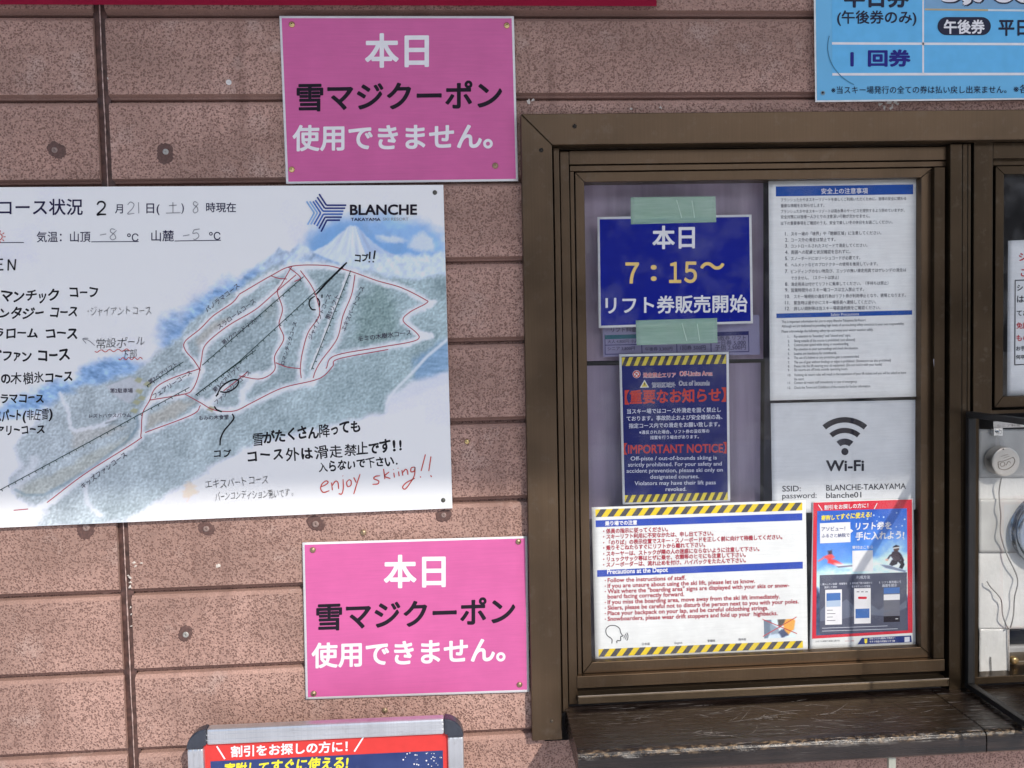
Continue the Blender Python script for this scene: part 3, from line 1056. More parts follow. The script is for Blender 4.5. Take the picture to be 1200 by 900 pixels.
brass = plain('brass tack', (0.62, 0.47, 0.22), 0.25, 0.8, 0.15, 200)
dullbrass = plain('tarnished tack', (0.33, 0.24, 0.15), 0.38, 0.6, 0.25, 200)
darkmetal = plain('dark bolt', (0.10, 0.10, 0.085), 0.4, 0.5, 0.3, 300)
TACK = [(0.0002, 0.0006), (0.0039, 0.0004), (0.0040, -0.0002), (0.0034, -0.0012), (0.0020, -0.0019), (0.0006, -0.0021)]
def tack_mesh(mat, prof=TACK):
    m = Mesh()
    m.lathe(prof, (0, 0, 0), 20)
    o = m.build('tack', mat, None, smooth=True, origin=(0, 0, 0))
    return o
tack_src = {}
def tack(px, py, y, mat, label, cat='tack', group=None, k=1.0, name='tack'):
    key = (mat.name, name)
    if key not in tack_src:
        o = tack_mesh(mat)
        o.name = name
        tack_src[key] = o
    else:
        o = tack_src[key].copy()
        COL.objects.link(o)
    o.location = U(px, py, y)
    o.rotation_euler = (random.uniform(-.12, .12), random.uniform(0, 3), random.uniform(-.12, .12))
    o.scale = (k, k, k)
    for p in ('group',):
        if p in o:
            del o[p]
    return tag(o, label, cat, group)

def pink_sign(c, y, label, wave, seed, lines, tacks, which):
    s = Sheet('notice', c, y, WHITE_P, label, 'sign', thick=0.0004, wave=wave, seed=seed, group='pink coupon notices on the wall', n=40)
    s.inset(2.6, PINK)
    for (t, x0, x1, yb, sl_, ink_, asp) in lines:
        s.text(t, x0, x1, yb, ink_, sl_, asp, bold=0.026, lift=2, res=5)
    s.flush()
    for px, py, mat, lab in tacks:
        tack(px, py, float(s.depth(np.array([[px, py]]))[0]) - 0.0002, mat, lab, group='tacks in the pink notices')
    return s
pink_sign([(327.4, 18.7), (602.2, 18.9), (607.2, 212.2), (335.3, 215.5)], -0.0022,
          'upper pink notice with white and black writing, above the course map in the shade', 0.0030, 4,
          [('本日', 427.5, 502.8, 78.6, -.006, K_WHITE, 1.03), ('雪マジクーポン', 347.5, 588.5, 130.0, -.012, K_BLACK, 1.0), ('使用できません。', 342.7, 577.5, 176.6, -.012, K_WHITE, 1.0)],
          [(342, 28.8, brass, 'bright brass tack in the top left corner of the upper pink notice'),
           (593.9, 29.9, brass, 'bright brass tack in the top right corner of the upper pink notice'),
           (341.9, 198.7, brass, 'bright brass tack in the bottom left corner of the upper pink notice'),
           (580.3, 194.2, dullbrass, 'brass tack set in from the bottom right corner of the upper pink notice')], 0)
pink_sign([(354.3, 635.8), (618.0, 628.2), (620.2, 810.8), (358.3, 819.6)], -0.0022,
          'lower pink notice with white and black writing, below the course map in the sun', 0.0045, 9,
          [('本日', 449.6, 522.4, 688.6, -.012, K_WHITE, 1.03), ('雪マジクーポン', 370.5, 603.9, 738.8, -.034, K_BLACK, 1.0), ('使用できません。', 365, 592.4, 782.6, -.034, K_WHITE, 1.0)],
          [(366.5, 644.6, dullbrass, 'tarnished tack in the top left corner of the lower pink notice'),
           (607.6, 634.8, dullbrass, 'tarnished tack in the top right corner of the lower pink notice'),
           (367.6, 812.8, dullbrass, 'tarnished tack in the bottom left corner of the lower pink notice'),
           (608.8, 802.4, dullbrass, 'tarnished tack in the bottom right corner of the lower pink notice')], 1)
tack(425.8, 624, -0.0008, dullbrass, 'brown tack in the bare wall between the map and the lower pink notice')
tack(451, 832.6, -0.0008, dullbrass, 'brown tack in the bare wall just below the lower pink notice')
tack(547.2, 517.6, -0.0008, brass, 'brass tack in the shaded wall between the map and the window', k=0.85)

# ------------------------------------------------------------------ crimson board along the top edge
CRIM = paper('crimson board paint', (0.25, 0.006, 0.030), 0.8, 0.1)
s = Sheet('board', [(-260, -240), (762, -236), (769.6, 7.2), (-260, 4.6)], -0.012, CRIM, 'crimson board whose lower edge runs along the top of the wall', 'board', thick=0.010)
s.flush()

# ------------------------------------------------------------------ the big course map
BOARD = plain('white map board', (0.80, 0.80, 0.82), 0.35, 0, 0.03, 8)
mp = Sheet('course_map', [(-270, 220.8), (519.5, 216.6), (530.2, 595.6), (-270, 630)], -0.0075, BOARD,
           'big white ski course map board with a painted mountain and handwriting', 'map board', thick=0.007)
mp.lift = 0.00025
def paint_map(X, Y, u, v):
    img = np.empty(X.shape + (3,))
    img[:] = (196, 196, 206)
    n1 = fbm(X, Y, 26, 1)
    n2 = fbm(X, Y, 5, 2)
    n3 = vnoise(X, Y, 1.5, 3)
    # faint grubby wipe marks on the white
    img -= (np.clip(fbm(X, Y, 60, 40) - .5, 0, 1) * 22)[..., None]
    # the sky over the peak
    m = soft(X, Y, [(352, 300), (372, 268), (400, 254), (455, 252), (500, 262), (524, 285), (530, 330), (470, 345), (380, 340)], 13, 8, 11)
    blue = np.array((104, 150, 202)) + (n1[..., None] - .5) * 60
    m = m * (0.72 + 0.5 * n1)
    img = img * (1 - np.clip(m, 0, 1)[..., None]) + blue * np.clip(m, 0, 1)[..., None]
    m = soft(X, Y, [(360, 278), (395, 262), (418, 262), (432, 275), (470, 285), (520, 300), (526, 318), (440, 312), (365, 318)], 9, 6, 12) * 0.75
    img = lay(img, np.clip(m, 0, 1), (88, 142, 200))
    # clouds
    m = soft(X, Y, [(478, 290), (482, 277), (494, 272), (506, 279), (511, 292), (500, 297)], 4, 5, 13, 7)
    img = lay(img, m * .85, (180, 188, 204))
    m = soft(X, Y, [(442, 277), (460, 275), (477, 282), (465, 285), (446, 283)], 3, 4, 14, 7)
    img = lay(img, m * .8, (184, 192, 206))
    # pale blue alps left of the peak, fading out to the left
    m = soft(X, Y, [(268, 345), (292, 318), (316, 300), (328, 291), (339, 297), (350, 286), (360, 289), (372, 300), (390, 306), (402, 318), (330, 334)], 3, 3, 15, 8)
    al = np.array((150, 172, 198)) + (np.clip(fbm(X * 1.4 + Y, Y - X * .5, 11, 16) - .5, -.5, .5)[..., None]) * 120
    img = img * (1 - m[..., None] * .92) + al * m[..., None] * .92
    m = soft(X, Y, [(346, 306), (352, 287), (360, 291), (366, 300), (357, 300)], 2.5, 3, 17, 5)
    img = lay(img, m * .65, (192, 198, 208))
    # the white peak
    fuji = [(366, 296), (388, 283), (402, 270), (410, 264.5), (417, 264.5), (424, 271), (438, 284), (458, 297), (470, 303), (400, 310)]
    m = soft(X, Y, fuji, 1.6, 1.5, 18, 6)
    streak = fbm((X - 413) / np.maximum(6, (Y - 250)) * 60, Y * .25, 7, 19)
    fc = np.array((176, 188, 206)) + (streak[..., None] - .5) * 46
    fc = np.where(((X - 416) > (Y - 264) * .35)[..., None], fc - np.array((30, 20, 6)), fc)
    img = img * (1 - m[..., None]) + fc * m[..., None]
    # frosted forest at right
    m = soft(X, Y, [(398, 318), (412, 301), (450, 297), (486, 299), (530, 294), (532, 334), (480, 334), (430, 322)], 4, 5, 20, 8)
    fz = np.array((176, 192, 212)) + (n2[..., None] - .5) * 50
    img = img * (1 - m[..., None]) + fz * m[..., None]
    # blue mist along the upper edge of the slopes
    for c_, w, a, sd in [([(300, 318), (268, 330), (236, 346), (212, 372), (196, 400), (222, 385), (262, 352), (310, 330)], 10, 1.0, 21),
                         ([(212, 368), (192, 372), (184, 400), (196, 412), (214, 395)], 9, .75, 22),
                         ([(150, 416), (112, 424), (88, 442), (20, 464), (-10, 486), (30, 488), (120, 458), (168, 432)], 8, .95, 23),
                         ([(10, 476), (-30, 500), (-34, 540), (-6, 500)], 10, .5, 24)]:
        m = soft(X, Y, c_, w, 9, sd, 14) * a
        b_ = np.array((104, 146, 196)) + (fbm(X + Y * .6, Y * 2.2 - X * .8, 9, sd + 50)[..., None] - .5) * 110
        img = img * (1 - m[..., None]) + b_ * m[..., None]
    # the wooded massif
    mass = [(296, 326), (318, 315), (345, 309), (402, 310), (430, 318), (476, 328), (534, 323), (536, 444), (486, 462), (446, 482), (384, 500), (302, 518), (248, 548), (196, 580), (168, 598),
            (150, 612), (110, 616), (40, 618), (58, 600), (20, 584), (12, 566), (26, 548), (16, 522), (32, 506), (60, 480), (70, 462), (126, 446), (154, 438), (188, 410), (208, 396), (222, 378), (252, 352)]
    m = soft(X, Y, mass, 5, 6, 25, 14)
    t = np.clip((X - 60) / 420, 0, 1)
    g = np.array((148, 160, 167)) * (1 - t[..., None]) + np.array((132, 156, 161)) * t[..., None]
    g = g + (n1[..., None] - .5) * 46
    # crowns: dark specks with a pale edge
    sp = vnoise(X, Y, 1.7, 27) - .5 + .6 * (vnoise(X + .9, Y + .9, 1.9, 27) - vnoise(X - .6, Y - .6, 1.9, 27))
    g = g + sp[..., None] * 32
    img = img * (1 - m[..., None]) + g * m[..., None]
    # darker hollow, brown shoulder, clearings
    m = soft(X, Y, [(424, 346), (444, 333), (462, 352), (470, 372), (462, 394), (432, 404), (412, 400), (418, 372)], 10, 8, 28, 16)
    img = lay(img, m * .55, (92, 122, 116)) + (sp * m * 20)[..., None]
    for c_, col, a, sd in [([(230, 396), (250, 378), (268, 372), (276, 378), (252, 396), (232, 412)], (156, 150, 140), .7, 30),
                           ([(172, 488), (205, 470), (228, 470), (206, 490), (172, 502)], (158, 152, 140), .7, 31),
                           ([(84, 505), (130, 497), (148, 500), (110, 516), (86, 528)], (160, 156, 150), .6, 32),
                           ([(16, 572), (60, 556), (110, 530), (150, 512), (154, 518), (110, 546), (50, 580), (22, 582)], (152, 154, 142), .6, 33),
                           ([(308, 350), (322, 345), (324, 370), (310, 376)], (140, 150, 148), .5, 34)]:
        mm = soft(X, Y, c_, 4, 4, sd, 8)
        img = lay(img, mm * a, col) + (sp * mm * 16)[..., None]
    # blue fall of shade at the right edge, and the white gully beside it
    m = soft(X, Y, [(486, 420), (512, 404), (536, 396), (536, 442), (500, 452), (484, 444)], 6, 6, 35, 10)
    img = lay(img, m * .75, (92, 134, 178)) + ((fbm(X * .4, Y * 2, 6, 36) - .5) * 50 * m)[..., None]
    d = sdist(X, Y, [(524, 398), (500, 418), (482, 438), (462, 458), (454, 470), (452, 482)])
    img = lay(img, np.clip(1.3 - d / 2.2, 0, 1) * .8, (190, 196, 204))
    m = soft(X, Y, [(452, 474), (456, 462), (484, 446), (536, 432), (536, 500), (470, 495), (458, 490)], 5, 3, 37)
    img = lay(img, m * .9, (190, 190, 200))
    # snow runs: broad white bands
    def run(pts, w, a=.92):
        nonlocal img
        d = sdist(X + (fbm(X, Y, 5, 41) - .5) * 5, Y + (fbm(X, Y, 5, 42) - .5) * 5, pts)
        img = lay(img, np.clip(1.25 - d / w * 1.25 + .25, 0, 1) * a, (194, 196, 204))
    for p in RUNS:
        run(p[0], p[1])
    # paler valley floor, car park
    run([(70, 462), (80, 480), (82, 500), (90, 505), (120, 498), (140, 486)], 3, .75)
    run([(40, 540), (36, 552), (26, 562), (20, 572)], 8, .55)
    run([(100, 570), (102, 590), (118, 604)], 4, .7)
    m = soft(X, Y, [(124, 452), (152, 441), (176, 448), (160, 462), (152, 474), (132, 462)], 2, 1.5, 43)
    img = lay(img, m * .75, (166, 168, 176))
    d = sdist(X, Y, [(124, 452), (152, 441), (178, 449)])
    img = lay(img, np.clip(1.4 - d, 0, 1) * .5, (120, 136, 140))
    d = sdist(X, Y, [(18, 574), (30, 580), (52, 580), (78, 566), (110, 546), (150, 516), (162, 500), (160, 488)])
    img = lay(img, np.clip(1.5 - d / 1.6, 0, 1) * .45, (92, 122, 142))
    # little roofs
    for bx_, by_ in [(157, 482), (160, 472), (163, 459), (166, 467), (173, 451), (247, 480), (162, 446)]:
        m = soft(X, Y, [(bx_ - 5, by_), (bx_ - 1, by_ - 4), (bx_ + 5, by_ - 2), (bx_ + 2, by_ + 3)], .8, 1, 44, 3)
        img = lay(img, m * .9, (146, 146, 108))
    d = sdist(X, Y, [(135, 493), (124, 496)])
    img = lay(img, np.clip(1.5 - d, 0, 1) * .6, (90, 100, 104))
    # old marker ghosts and wipes
    m = soft(X, Y, [(216, 570), (222, 566), (230, 569), (232, 578), (220, 585), (215, 580)], 3, 5, 45, 4) * .5
    img = lay(img, m, (214, 170, 120))
    img += (n3[..., None] - .5) * 5
    gr = img.mean(-1, keepdims=True)
    img = gr + (img - gr) * .74
    m = soft(X, Y, [(452, 488), (498, 474), (500, 590), (440, 590)], 2, 1, 46) * .25
    img = lay(img, m, (206, 206, 214))
    return img
RUNS = [([(280, 345), (317, 323), (342, 311.5), (380, 311), (400, 315), (417, 320), (442, 329), (470, 337), (497, 351), (502, 355), (479, 367), (473, 376), (489, 389), (494, 396), (480, 402), (442, 408), (392, 418), (384, 430), (366, 447), (330, 456), (295, 473), (277, 481), (260, 482), (247, 479), (236, 470)], 5.5),
        ([(347, 322), (320, 345), (299, 362), (270, 380), (250, 395), (239, 407), (236, 422), (233, 440), (225, 457), (214, 462), (176, 469)], 6),
        ([(299, 336), (272, 355), (250, 370), (235, 385), (217, 400), (217, 410), (227, 422), (235, 434)], 4),
        ([(352, 316), (365, 335), (372, 352), (374, 372), (361, 390), (354, 415), (352, 432), (352, 444)], 6),
        ([(340, 322), (326, 342), (331, 362), (328, 380), (332, 397), (322, 417), (322, 433), (305, 444), (285, 441)], 5),
        ([(416, 322), (412, 345), (402, 370), (395, 397), (378, 422), (370, 436), (364, 448)], 6.5),
        ([(408, 318), (392, 360), (378, 400), (364, 432)], 2),
        ([(495, 352), (510, 354), (497, 362)], 3), ([(488, 390), (506, 394), (490, 398)], 4),
        ([(234, 434), (200, 445), (182, 456), (175, 470), (168, 485), (165, 510), (158, 519), (100, 557), (55, 591), (36, 600)], 5.5),
        ([(236, 474), (225, 486), (170, 508)], 3.5), ([(264, 452), (250, 470), (240, 476)], 5), ([(300, 440), (284, 460), (284, 474)], 6)]
mp.paint(paint_map, 1.0, 'printed_picture', vcol_mat('map print', 0.38), region=[(-60, 219.8), (519.3, 216.8), (530.0, 595.4), (-60, 621)])

MRED = ink('map red', (0.46, 0.07, 0.10))
MGRN = ink('lift line', (0.04, 0.075, 0.07))
MLAB = ink('map lettering', (0.07, 0.06, 0.09))
def smooth(pts, n=8):
    P = np.asarray(pts, float)
    P2 = np.vstack([2 * P[0] - P[1], P, 2 * P[-1] - P[-2]])
    out = []
    for i in range(len(P) - 1):
        a, b, c, d = P2[i:i + 4]
        for t in np.linspace(0, 1, n, endpoint=False):
            out.append(0.5 * (2 * b + (c - a) * t + (2 * a - 5 * b + 4 * c - d) * t * t + (3 * b - a - 3 * c + d) * t ** 3))
    out.append(P[-1])
    return np.array(out)
for p in [[(280, 345), (317, 323.5), (342, 312), (380, 311), (400, 315), (417, 320), (442, 329), (470, 337), (497, 350.5), (500, 355), (480, 366), (472.5, 376), (487, 389), (491, 396), (480, 401), (442, 407.5), (392, 417), (382, 432)],
          [(455, 409.5), (397, 420.5), (390, 429), (380, 440), (367, 446), (330, 455), (295, 472), (277, 481), (260, 482), (247, 479), (235, 472), (217, 462)],
          [(280, 345.5), (272, 355), (250, 370), (235, 385), (217, 400), (217, 410), (227, 422), (235, 434)],
          [(347, 322), (320, 345), (299, 363), (270, 380), (250, 395), (239, 407), (236, 422), (232, 442), (225, 457), (215, 462), (175, 469)],
          [(352, 317), (365, 335), (372, 352), (374, 370), (361, 390), (354, 415), (352, 432), (353, 443)],
          [(342, 312), (330, 333), (325, 342), (331, 362), (327, 380), (332.5, 397), (322, 417), (321.5, 434), (305, 444), (280, 440.5)],
          [(416, 322), (412, 345), (402, 370), (395, 397), (377, 422), (370, 434), (367, 443)],
          [(323, 425), (336, 430), (352, 432)], [(317, 323), (326, 326), (336, 327)],
          [(234, 432), (200, 444), (182, 455), (175, 470), (167, 485), (165, 510), (160, 517), (100, 555), (55, 589)],
          [(235, 475), (225, 486), (170, 507)], [(290, 436), (280, 444), (262, 458)], [(338, 313), (352, 325), (345, 330)],
          [(16, 598), (33, 596.5)]]:
    q = smooth(p)
    mp.line(q, 1.05, MRED, 'trail_line', 2)
for a, b_ in [((405, 309), (280, 424)), ((300, 410), (229, 463)), ((356, 324), (237, 428)), ((411, 317), (365, 433)), ((222, 454), (170, 482)), ((170, 482), (110, 515)), ((110, 515), (-20, 585)), ((215, 424), (172, 452)), ((280, 424), (229, 463))]:
    a, b_ = np.array(a, float), np.array(b_, float)
    uid = mp.new()
    mp.line(np.array([a, b_]), 0.9, MGRN, 'lift_line', 3, None, uid)
    L = np.linalg.norm(b_ - a)
    d = (b_ - a) / L
    nrm = np.array([-d[1], d[0]])
    if nrm[1] < 0:
        nrm = -nrm
    for t in np.arange(6, L, 9):
        mp.line(np.array([a + d * t - nrm * .3, a + d * t + nrm * 2.6]), 0.9, MGRN, 'lift_line', 3, None, uid)
for s_, p0, p1 in [('パノラマコース', (243, 366), (281, 336)), ('スラロームコース', (257, 386), (300, 354)), ('第1クワッドリフト', (262, 404), (303, 375)), ('フェアリーコース', (181, 467), (225, 438)),
                   ('ファンタジーコース', (254, 474), (294, 437)), ('第3ペアリフト', (252, 460), (282, 432)), ('第2ペアリフト', (176, 450), (208, 428)), ('キッズファンコース', (97, 573), (149, 534)),
                   ('モミの木樹氷コース', (420, 400), (482, 392)), ('第2駐車場', (129, 460), (155.5, 460)), ('レストハウスバウム', (104.5, 489.5), (153.5, 488.5)), ('もみの木食堂', (233, 492), (268, 491)),
                   ('エキスパートコース', (404, 388), (427, 337)), ('ジャイアントコース', (365, 398), (388, 346)), ('ロマンチックコース', (333, 428), (348, 378)), ('第5リフト', (386, 375), (398, 347))]:
    mp.run(s_, p0, p1, MLAB, 1.0, 0.008, 3)
# printed headings
NAVY = ink('heading', (0.022, 0.018, 0.06))
mp.text('コース状況', -1, 97, 252.3, NAVY, -.006, 1.0, 0.012, lift=2)
mp.text('月', 134.8, 144, 250, NAVY, 0, 1.06, 0.01, lift=2)
mp.text('日(', 171.5, 187, 250, NAVY, 0, 1.0, 0.01, lift=2)
mp.text(')', 212.5, 215.5, 247.5, NAVY, 0, 1.0, 0.01, lift=2, h=13)
mp.text('時現在', 241.5, 276.5, 248.6, NAVY, 0, 1.0, 0.01, lift=2)
mp.text('気温：山頂', 43, 106, 283.8, NAVY, -.004, 1.0, 0.006, lift=2, h=13.5)
mp.text('℃', 149, 162.3, 282.8, NAVY, 0, 1.0, 0.006, lift=2)
mp.text('山麓', 177.3, 203.7, 282.8, NAVY, 0, 1.0, 0.006, lift=2)
mp.text('℃', 245, 258.3, 281, NAVY, 0, 1.0, 0.006, lift=2)
for a, b_ in [((-20, 284.3), (28, 284.2)), ((107, 283.4), (162.5, 283)), ((204.5, 282.4), (259, 281.6))]:
    mp.line(np.array([a, b_]), 0.9, NAVY, 'underline', 2)
# marker pen and pencil
MARK = ink('black marker', (0.014, 0.013, 0.016), 0.4)
PENC = ink('faint grey marker', (0.30, 0.30, 0.32))
REDM = ink('red marker', (0.56, 0.07, 0.055), 0.45)
def strokes(lst, w, mat, taper=True, lift=3):
    uid = mp.new()
    for p in lst:
        q = smooth(p, 6) if len(p) > 2 else np.array(p, float)
        if len(p) > 2 and taper:
            t = np.linspace(0, 1, len(q))
            tp = 0.75 + 0.35 * np.sin(t * 3.0) + 0.12 * np.sin(t * 9)
        else:
            tp = None
        mp.line(q, w, mat, 'handwriting', lift, tp, uid)
strokes([[(113.8, 240), (116, 236.8), (120.5, 236.6), (123, 239.5), (121.5, 244), (114, 251.4), (118, 251.2), (124.3, 251.2)]], 2.0, MARK)
strokes([[(149.5, 240), (153, 236.8), (157, 239.5), (155, 244.5), (149.5, 250.6), (157.5, 250)], [(162.3, 237), (162.6, 250)]], 0.95, PENC)
strokes([[(198, 241), (207, 240.4)], [(202.6, 237), (202.7, 249.5)], [(194.5, 249.8), (211.5, 249.2)]], 0.95, PENC)
strokes([[(231.5, 238), (228, 236.2), (226.6, 239.5), (231, 243), (231.6, 247.5), (228, 249.5), (226.4, 246.5), (229.5, 242.3), (232.4, 238.6)]], 0.95, PENC)
strokes([[(117, 275.5), (124.5, 274.2)], [(135, 269), (130.5, 268.2), (129.5, 271.5), (134, 275), (135.5, 279), (131.5, 281), (129, 278), (132.5, 274), (136.5, 270)]], 0.95, PENC)
strokes([[(214.5, 276.5), (222, 275.2)], [(227.5, 269), (226, 273.5), (231, 273), (233, 277), (229, 280.6), (226.5, 280)], [(227.5, 269.4), (234, 268.3)]], 0.95, PENC)
# the sun symbol, half off the frame
a = np.linspace(0, 2 * np.pi, 20)
mp.line(np.stack([-1 + 3.6 * np.cos(a), 277.5 + 3.6 * np.sin(a)], 1), 1.0, REDM, 'handwriting', 3)
for t in np.arange(0, 6.28, .7):
    mp.line(np.array([(-1 + 5 * math.cos(t), 277.5 + 5 * math.sin(t)), (-1 + 7.6 * math.cos(t), 277.5 + 7.6 * math.sin(t))]), 0.9, REDM, 'handwriting', 3)
strokes([[(-5, 304), (-5, 316.5)], [(-5, 304.3), (3.5, 303.8)], [(-5, 310), (2.5, 309.6)], [(-5, 316.4), (4, 316)], [(9.5, 317), (9.8, 304)], [(9.8, 304), (17, 316.6)], [(17, 316.6), (18.2, 303.6)],
         [(-28, 317), (-28, 304), (-20, 306), (-27, 311)], [(-42, 304), (-48, 311), (-42, 317), (-36, 310), (-42, 304)]], 1.7, MARK)
mp.hand('ロマンチック', -14, 70, 353.5, 15.5, MARK, -.01, 0.032)
mp.hand('コーフ', 80, 116, 349, 15, MARK, -.01, 0.032)
mp.hand('ファンタジー', -28, 52, 373, 14.5, MARK, -.01, 0.032)
mp.hand('コース', 58, 92, 371.5, 14.5, MARK, -.02, 0.032)
mp.hand('スラローム', -22, 45, 397, 14.5, MARK, -.01, 0.032)
mp.hand('コース', 52, 92, 397, 15, MARK, -.01, 0.040)
mp.hand('キッズファン', -34, 38, 425, 15, MARK, -.03, 0.032)
mp.hand('コース', 43, 82, 422.5, 15.5, MARK, -.03, 0.040)
mp.hand('モミの木', -24, 25, 450, 14, MARK, -.02, 0.036)
mp.hand('樹氷コース', 27, 86, 448.5, 14, MARK, -.03, 0.036)
mp.hand('パノラマコース', -22, 52, 473, 13, MARK, -.02, 0.036)
mp.hand('エキスパート(非圧雪)', -24, 62, 494, 13.5, MARK, -.04, 0.038)
mp.hand('フェアリーコース', -26, 53, 511, 13, MARK, -.03, 0.036)
mp.hand('・ジャイアントコース', 101, 178, 370, 11.5, PENC, -.02, -0.012)
mp.hand('常設ポール', 112, 171, 408, 13, PENC, -.05, -0.010)
mp.hand('下部', 142, 161, 420, 11, PENC, -.05, -0.010)
strokes([[(111, 405), (104, 399), (97.5, 397.2)], [(101, 402.5), (97, 397), (103.5, 396.4)]], 0.9, PENC)
wv = lambda x0, x1, y, s: np.stack([np.linspace(x0, x1, 50), y + np.linspace(0, 1, 50) * s + 1.3 * np.sin(np.linspace(0, 26, 50))], 1)
mp.line(wv(111, 152, 411.6, -1.5), 0.85, REDM, 'handwriting', 3)
mp.line(wv(139, 167, 420.5, -0.5), 0.85, REDM, 'handwriting', 3)
mp.hand('コブ', 249, 272, 536.5, 11, MARK, -.05, 0.036)
mp.hand('雪がたくさん降っても', 296, 423, 522, 15.5, MARK, -.135, 0.038)
mp.hand('コース外は滑走', 287, 402, 541.5, 16, MARK, -.06, 0.038)
mp.hand('禁止です!!', 404, 473, 534, 16, MARK, -.09, 0.038)
mp.hand('入らないで下さい.', 373, 468, 553, 13, MARK, -.09, 0.036)
mp.hand('エキスパートコース', 240, 315, 573, 12, PENC, -.09, -0.008)
mp.hand('バーンコンディション悪いです。', 252, 346, 587, 11.5, PENC, -.06, -0.008)
mp.hand('コブ', 415, 432, 307, 11, MARK, -.06, 0.038)
strokes([[(433.5, 295), (433, 303.5)], [(432.8, 306), (432.7, 307.5)], [(439.5, 293.5), (438, 303.5)], [(437.4, 306), (437.3, 307.5)]], 1.9, MARK)
strokes([[(406.5, 307.5), (396, 318), (383, 331), (370.5, 345)]], 2.1, MARK)
strokes([[(369, 347), (363.5, 351), (362.3, 357), (365.5, 362.5), (370, 363)], [(372, 349), (374.5, 354), (374, 360)], [(377.4, 345), (377.2, 349)]], 1.5, MARK)
strokes([[(254, 463), (260, 453), (270, 446.2), (277.5, 445), (279.5, 448.5), (275, 455), (266, 459.5), (258, 459)], [(256, 461), (253, 464.5)],
         [(251, 476), (254, 480), (260, 482.5)], [(272.2, 485), (274, 490), (270, 496), (262.5, 505), (258.5, 514), (257.8, 522)]], 1.7, MARK)
# enjoy skiing!!
E_ = [[(376, 570.5), (381, 568.5), (384.5, 565.3), (382, 563.6), (377.5, 567), (375.7, 572.5), (379, 577), (386, 575)],
      [(388.5, 565.5), (389.5, 574.5)], [(389.5, 569), (393, 564), (396, 565.5), (396.8, 573)],
      [(402, 561.5), (402.3, 572), (400.5, 578.8), (396.8, 578.5)], [(401.5, 557.5), (402, 558)],
      [(409, 562), (406.2, 565.5), (407.5, 570.2), (411.2, 568.5), (411.3, 563.5), (408.8, 562)],
      [(414.5, 559.5), (417.5, 565.5)], [(422, 555.5), (418.5, 566), (414.5, 579)],
      [(445.5, 557.5), (440, 558.3), (438, 561), (443.5, 563.5), (442.8, 567), (436.5, 567.6)],
      [(449.5, 549.5), (451, 561.5)], [(456, 553), (450.8, 558), (457.5, 560.8)], [(461.5, 554), (462.2, 559.5)], [(461, 550), (461.3, 550.5)],
      [(467, 552.5), (467.8, 558)], [(466.3, 548.5), (466.6, 549)], [(471, 551), (472, 557.3)], [(472, 553.8), (475.2, 550), (477.4, 551.8), (478, 556.4)],
      [(486, 547.3), (482, 548.3), (481.6, 552.8), (485.5, 552), (486.3, 547.5), (485.6, 557), (481, 565.5), (475, 573), (471.8, 571), (476, 565.8), (486, 560.5)],
      [(498.5, 532.5), (493.5, 552)], [(492.4, 558.3), (493.2, 559.5)], [(505, 535), (502.5, 552)], [(504.5, 557), (505.8, 559)]]
strokes(E_, 1.25, REDM)
# the emblem and its lettering
LOGOB = ink('emblem dark blue', (0.020, 0.036, 0.20))
LOGOM = ink('emblem mid blue', (0.07, 0.16, 0.48))
LOGOL = ink('emblem light blue', (0.28, 0.46, 0.74))
L_ = lambda p: [(280 + x / 4, 210 + y / 4) for x, y in p]
for i, (p, mt) in enumerate([([(376, 70), (410, 122), (503, 122)], LOGOB), ([(367, 84), (402, 136), (498, 136)], LOGOB), ([(358, 98), (394, 150), (490, 150)], LOGOM),
                             ([(385, 246), (412, 192), (474, 192)], LOGOB), ([(375, 232), (404, 178), (482, 178)], LOGOB), ([(365, 220), (396, 164), (486, 164)], LOGOM),
                             ([(347, 104), (383, 158), (352, 212)], LOGOM), ([(332, 104), (368, 158), (337, 212)], LOGOL), ([(317, 104), (353, 158), (322, 213)], LOGOL)]):
    q = L_(p)
    mp.line(np.array([q[0], q[1]]), 1.9, mt, 'emblem', 3)
    mp.line(np.array([q[1], q[2]]), 1.9, mt, 'emblem', 3)
mp.text('BLANCHE', 410, 488.8, 251.6, K_BLACK, -.004, 1.0, 0.030, lift=3, h=16.6)
mp.text('TAKAYAMA', 411, 446, 258.9, NAVY, 0, 1.0, 0.02, lift=3, h=5.2)
mp.text('SKI RESORT', 448.8, 478.8, 258.5, PENC, 0, 1.0, 0.0, lift=3, h=5.0)
mp.flush()
tack(509.6, 225.6, -0.0080, darkmetal, 'dark bolt in the top right corner of the course map', 'bolt', 'bolts of the course map', k=0.75, name='bolt')
tack(519.4, 586.2, -0.0080, darkmetal, 'dark bolt in the bottom right corner of the course map', 'bolt', 'bolts of the course map', k=0.75, name='bolt')

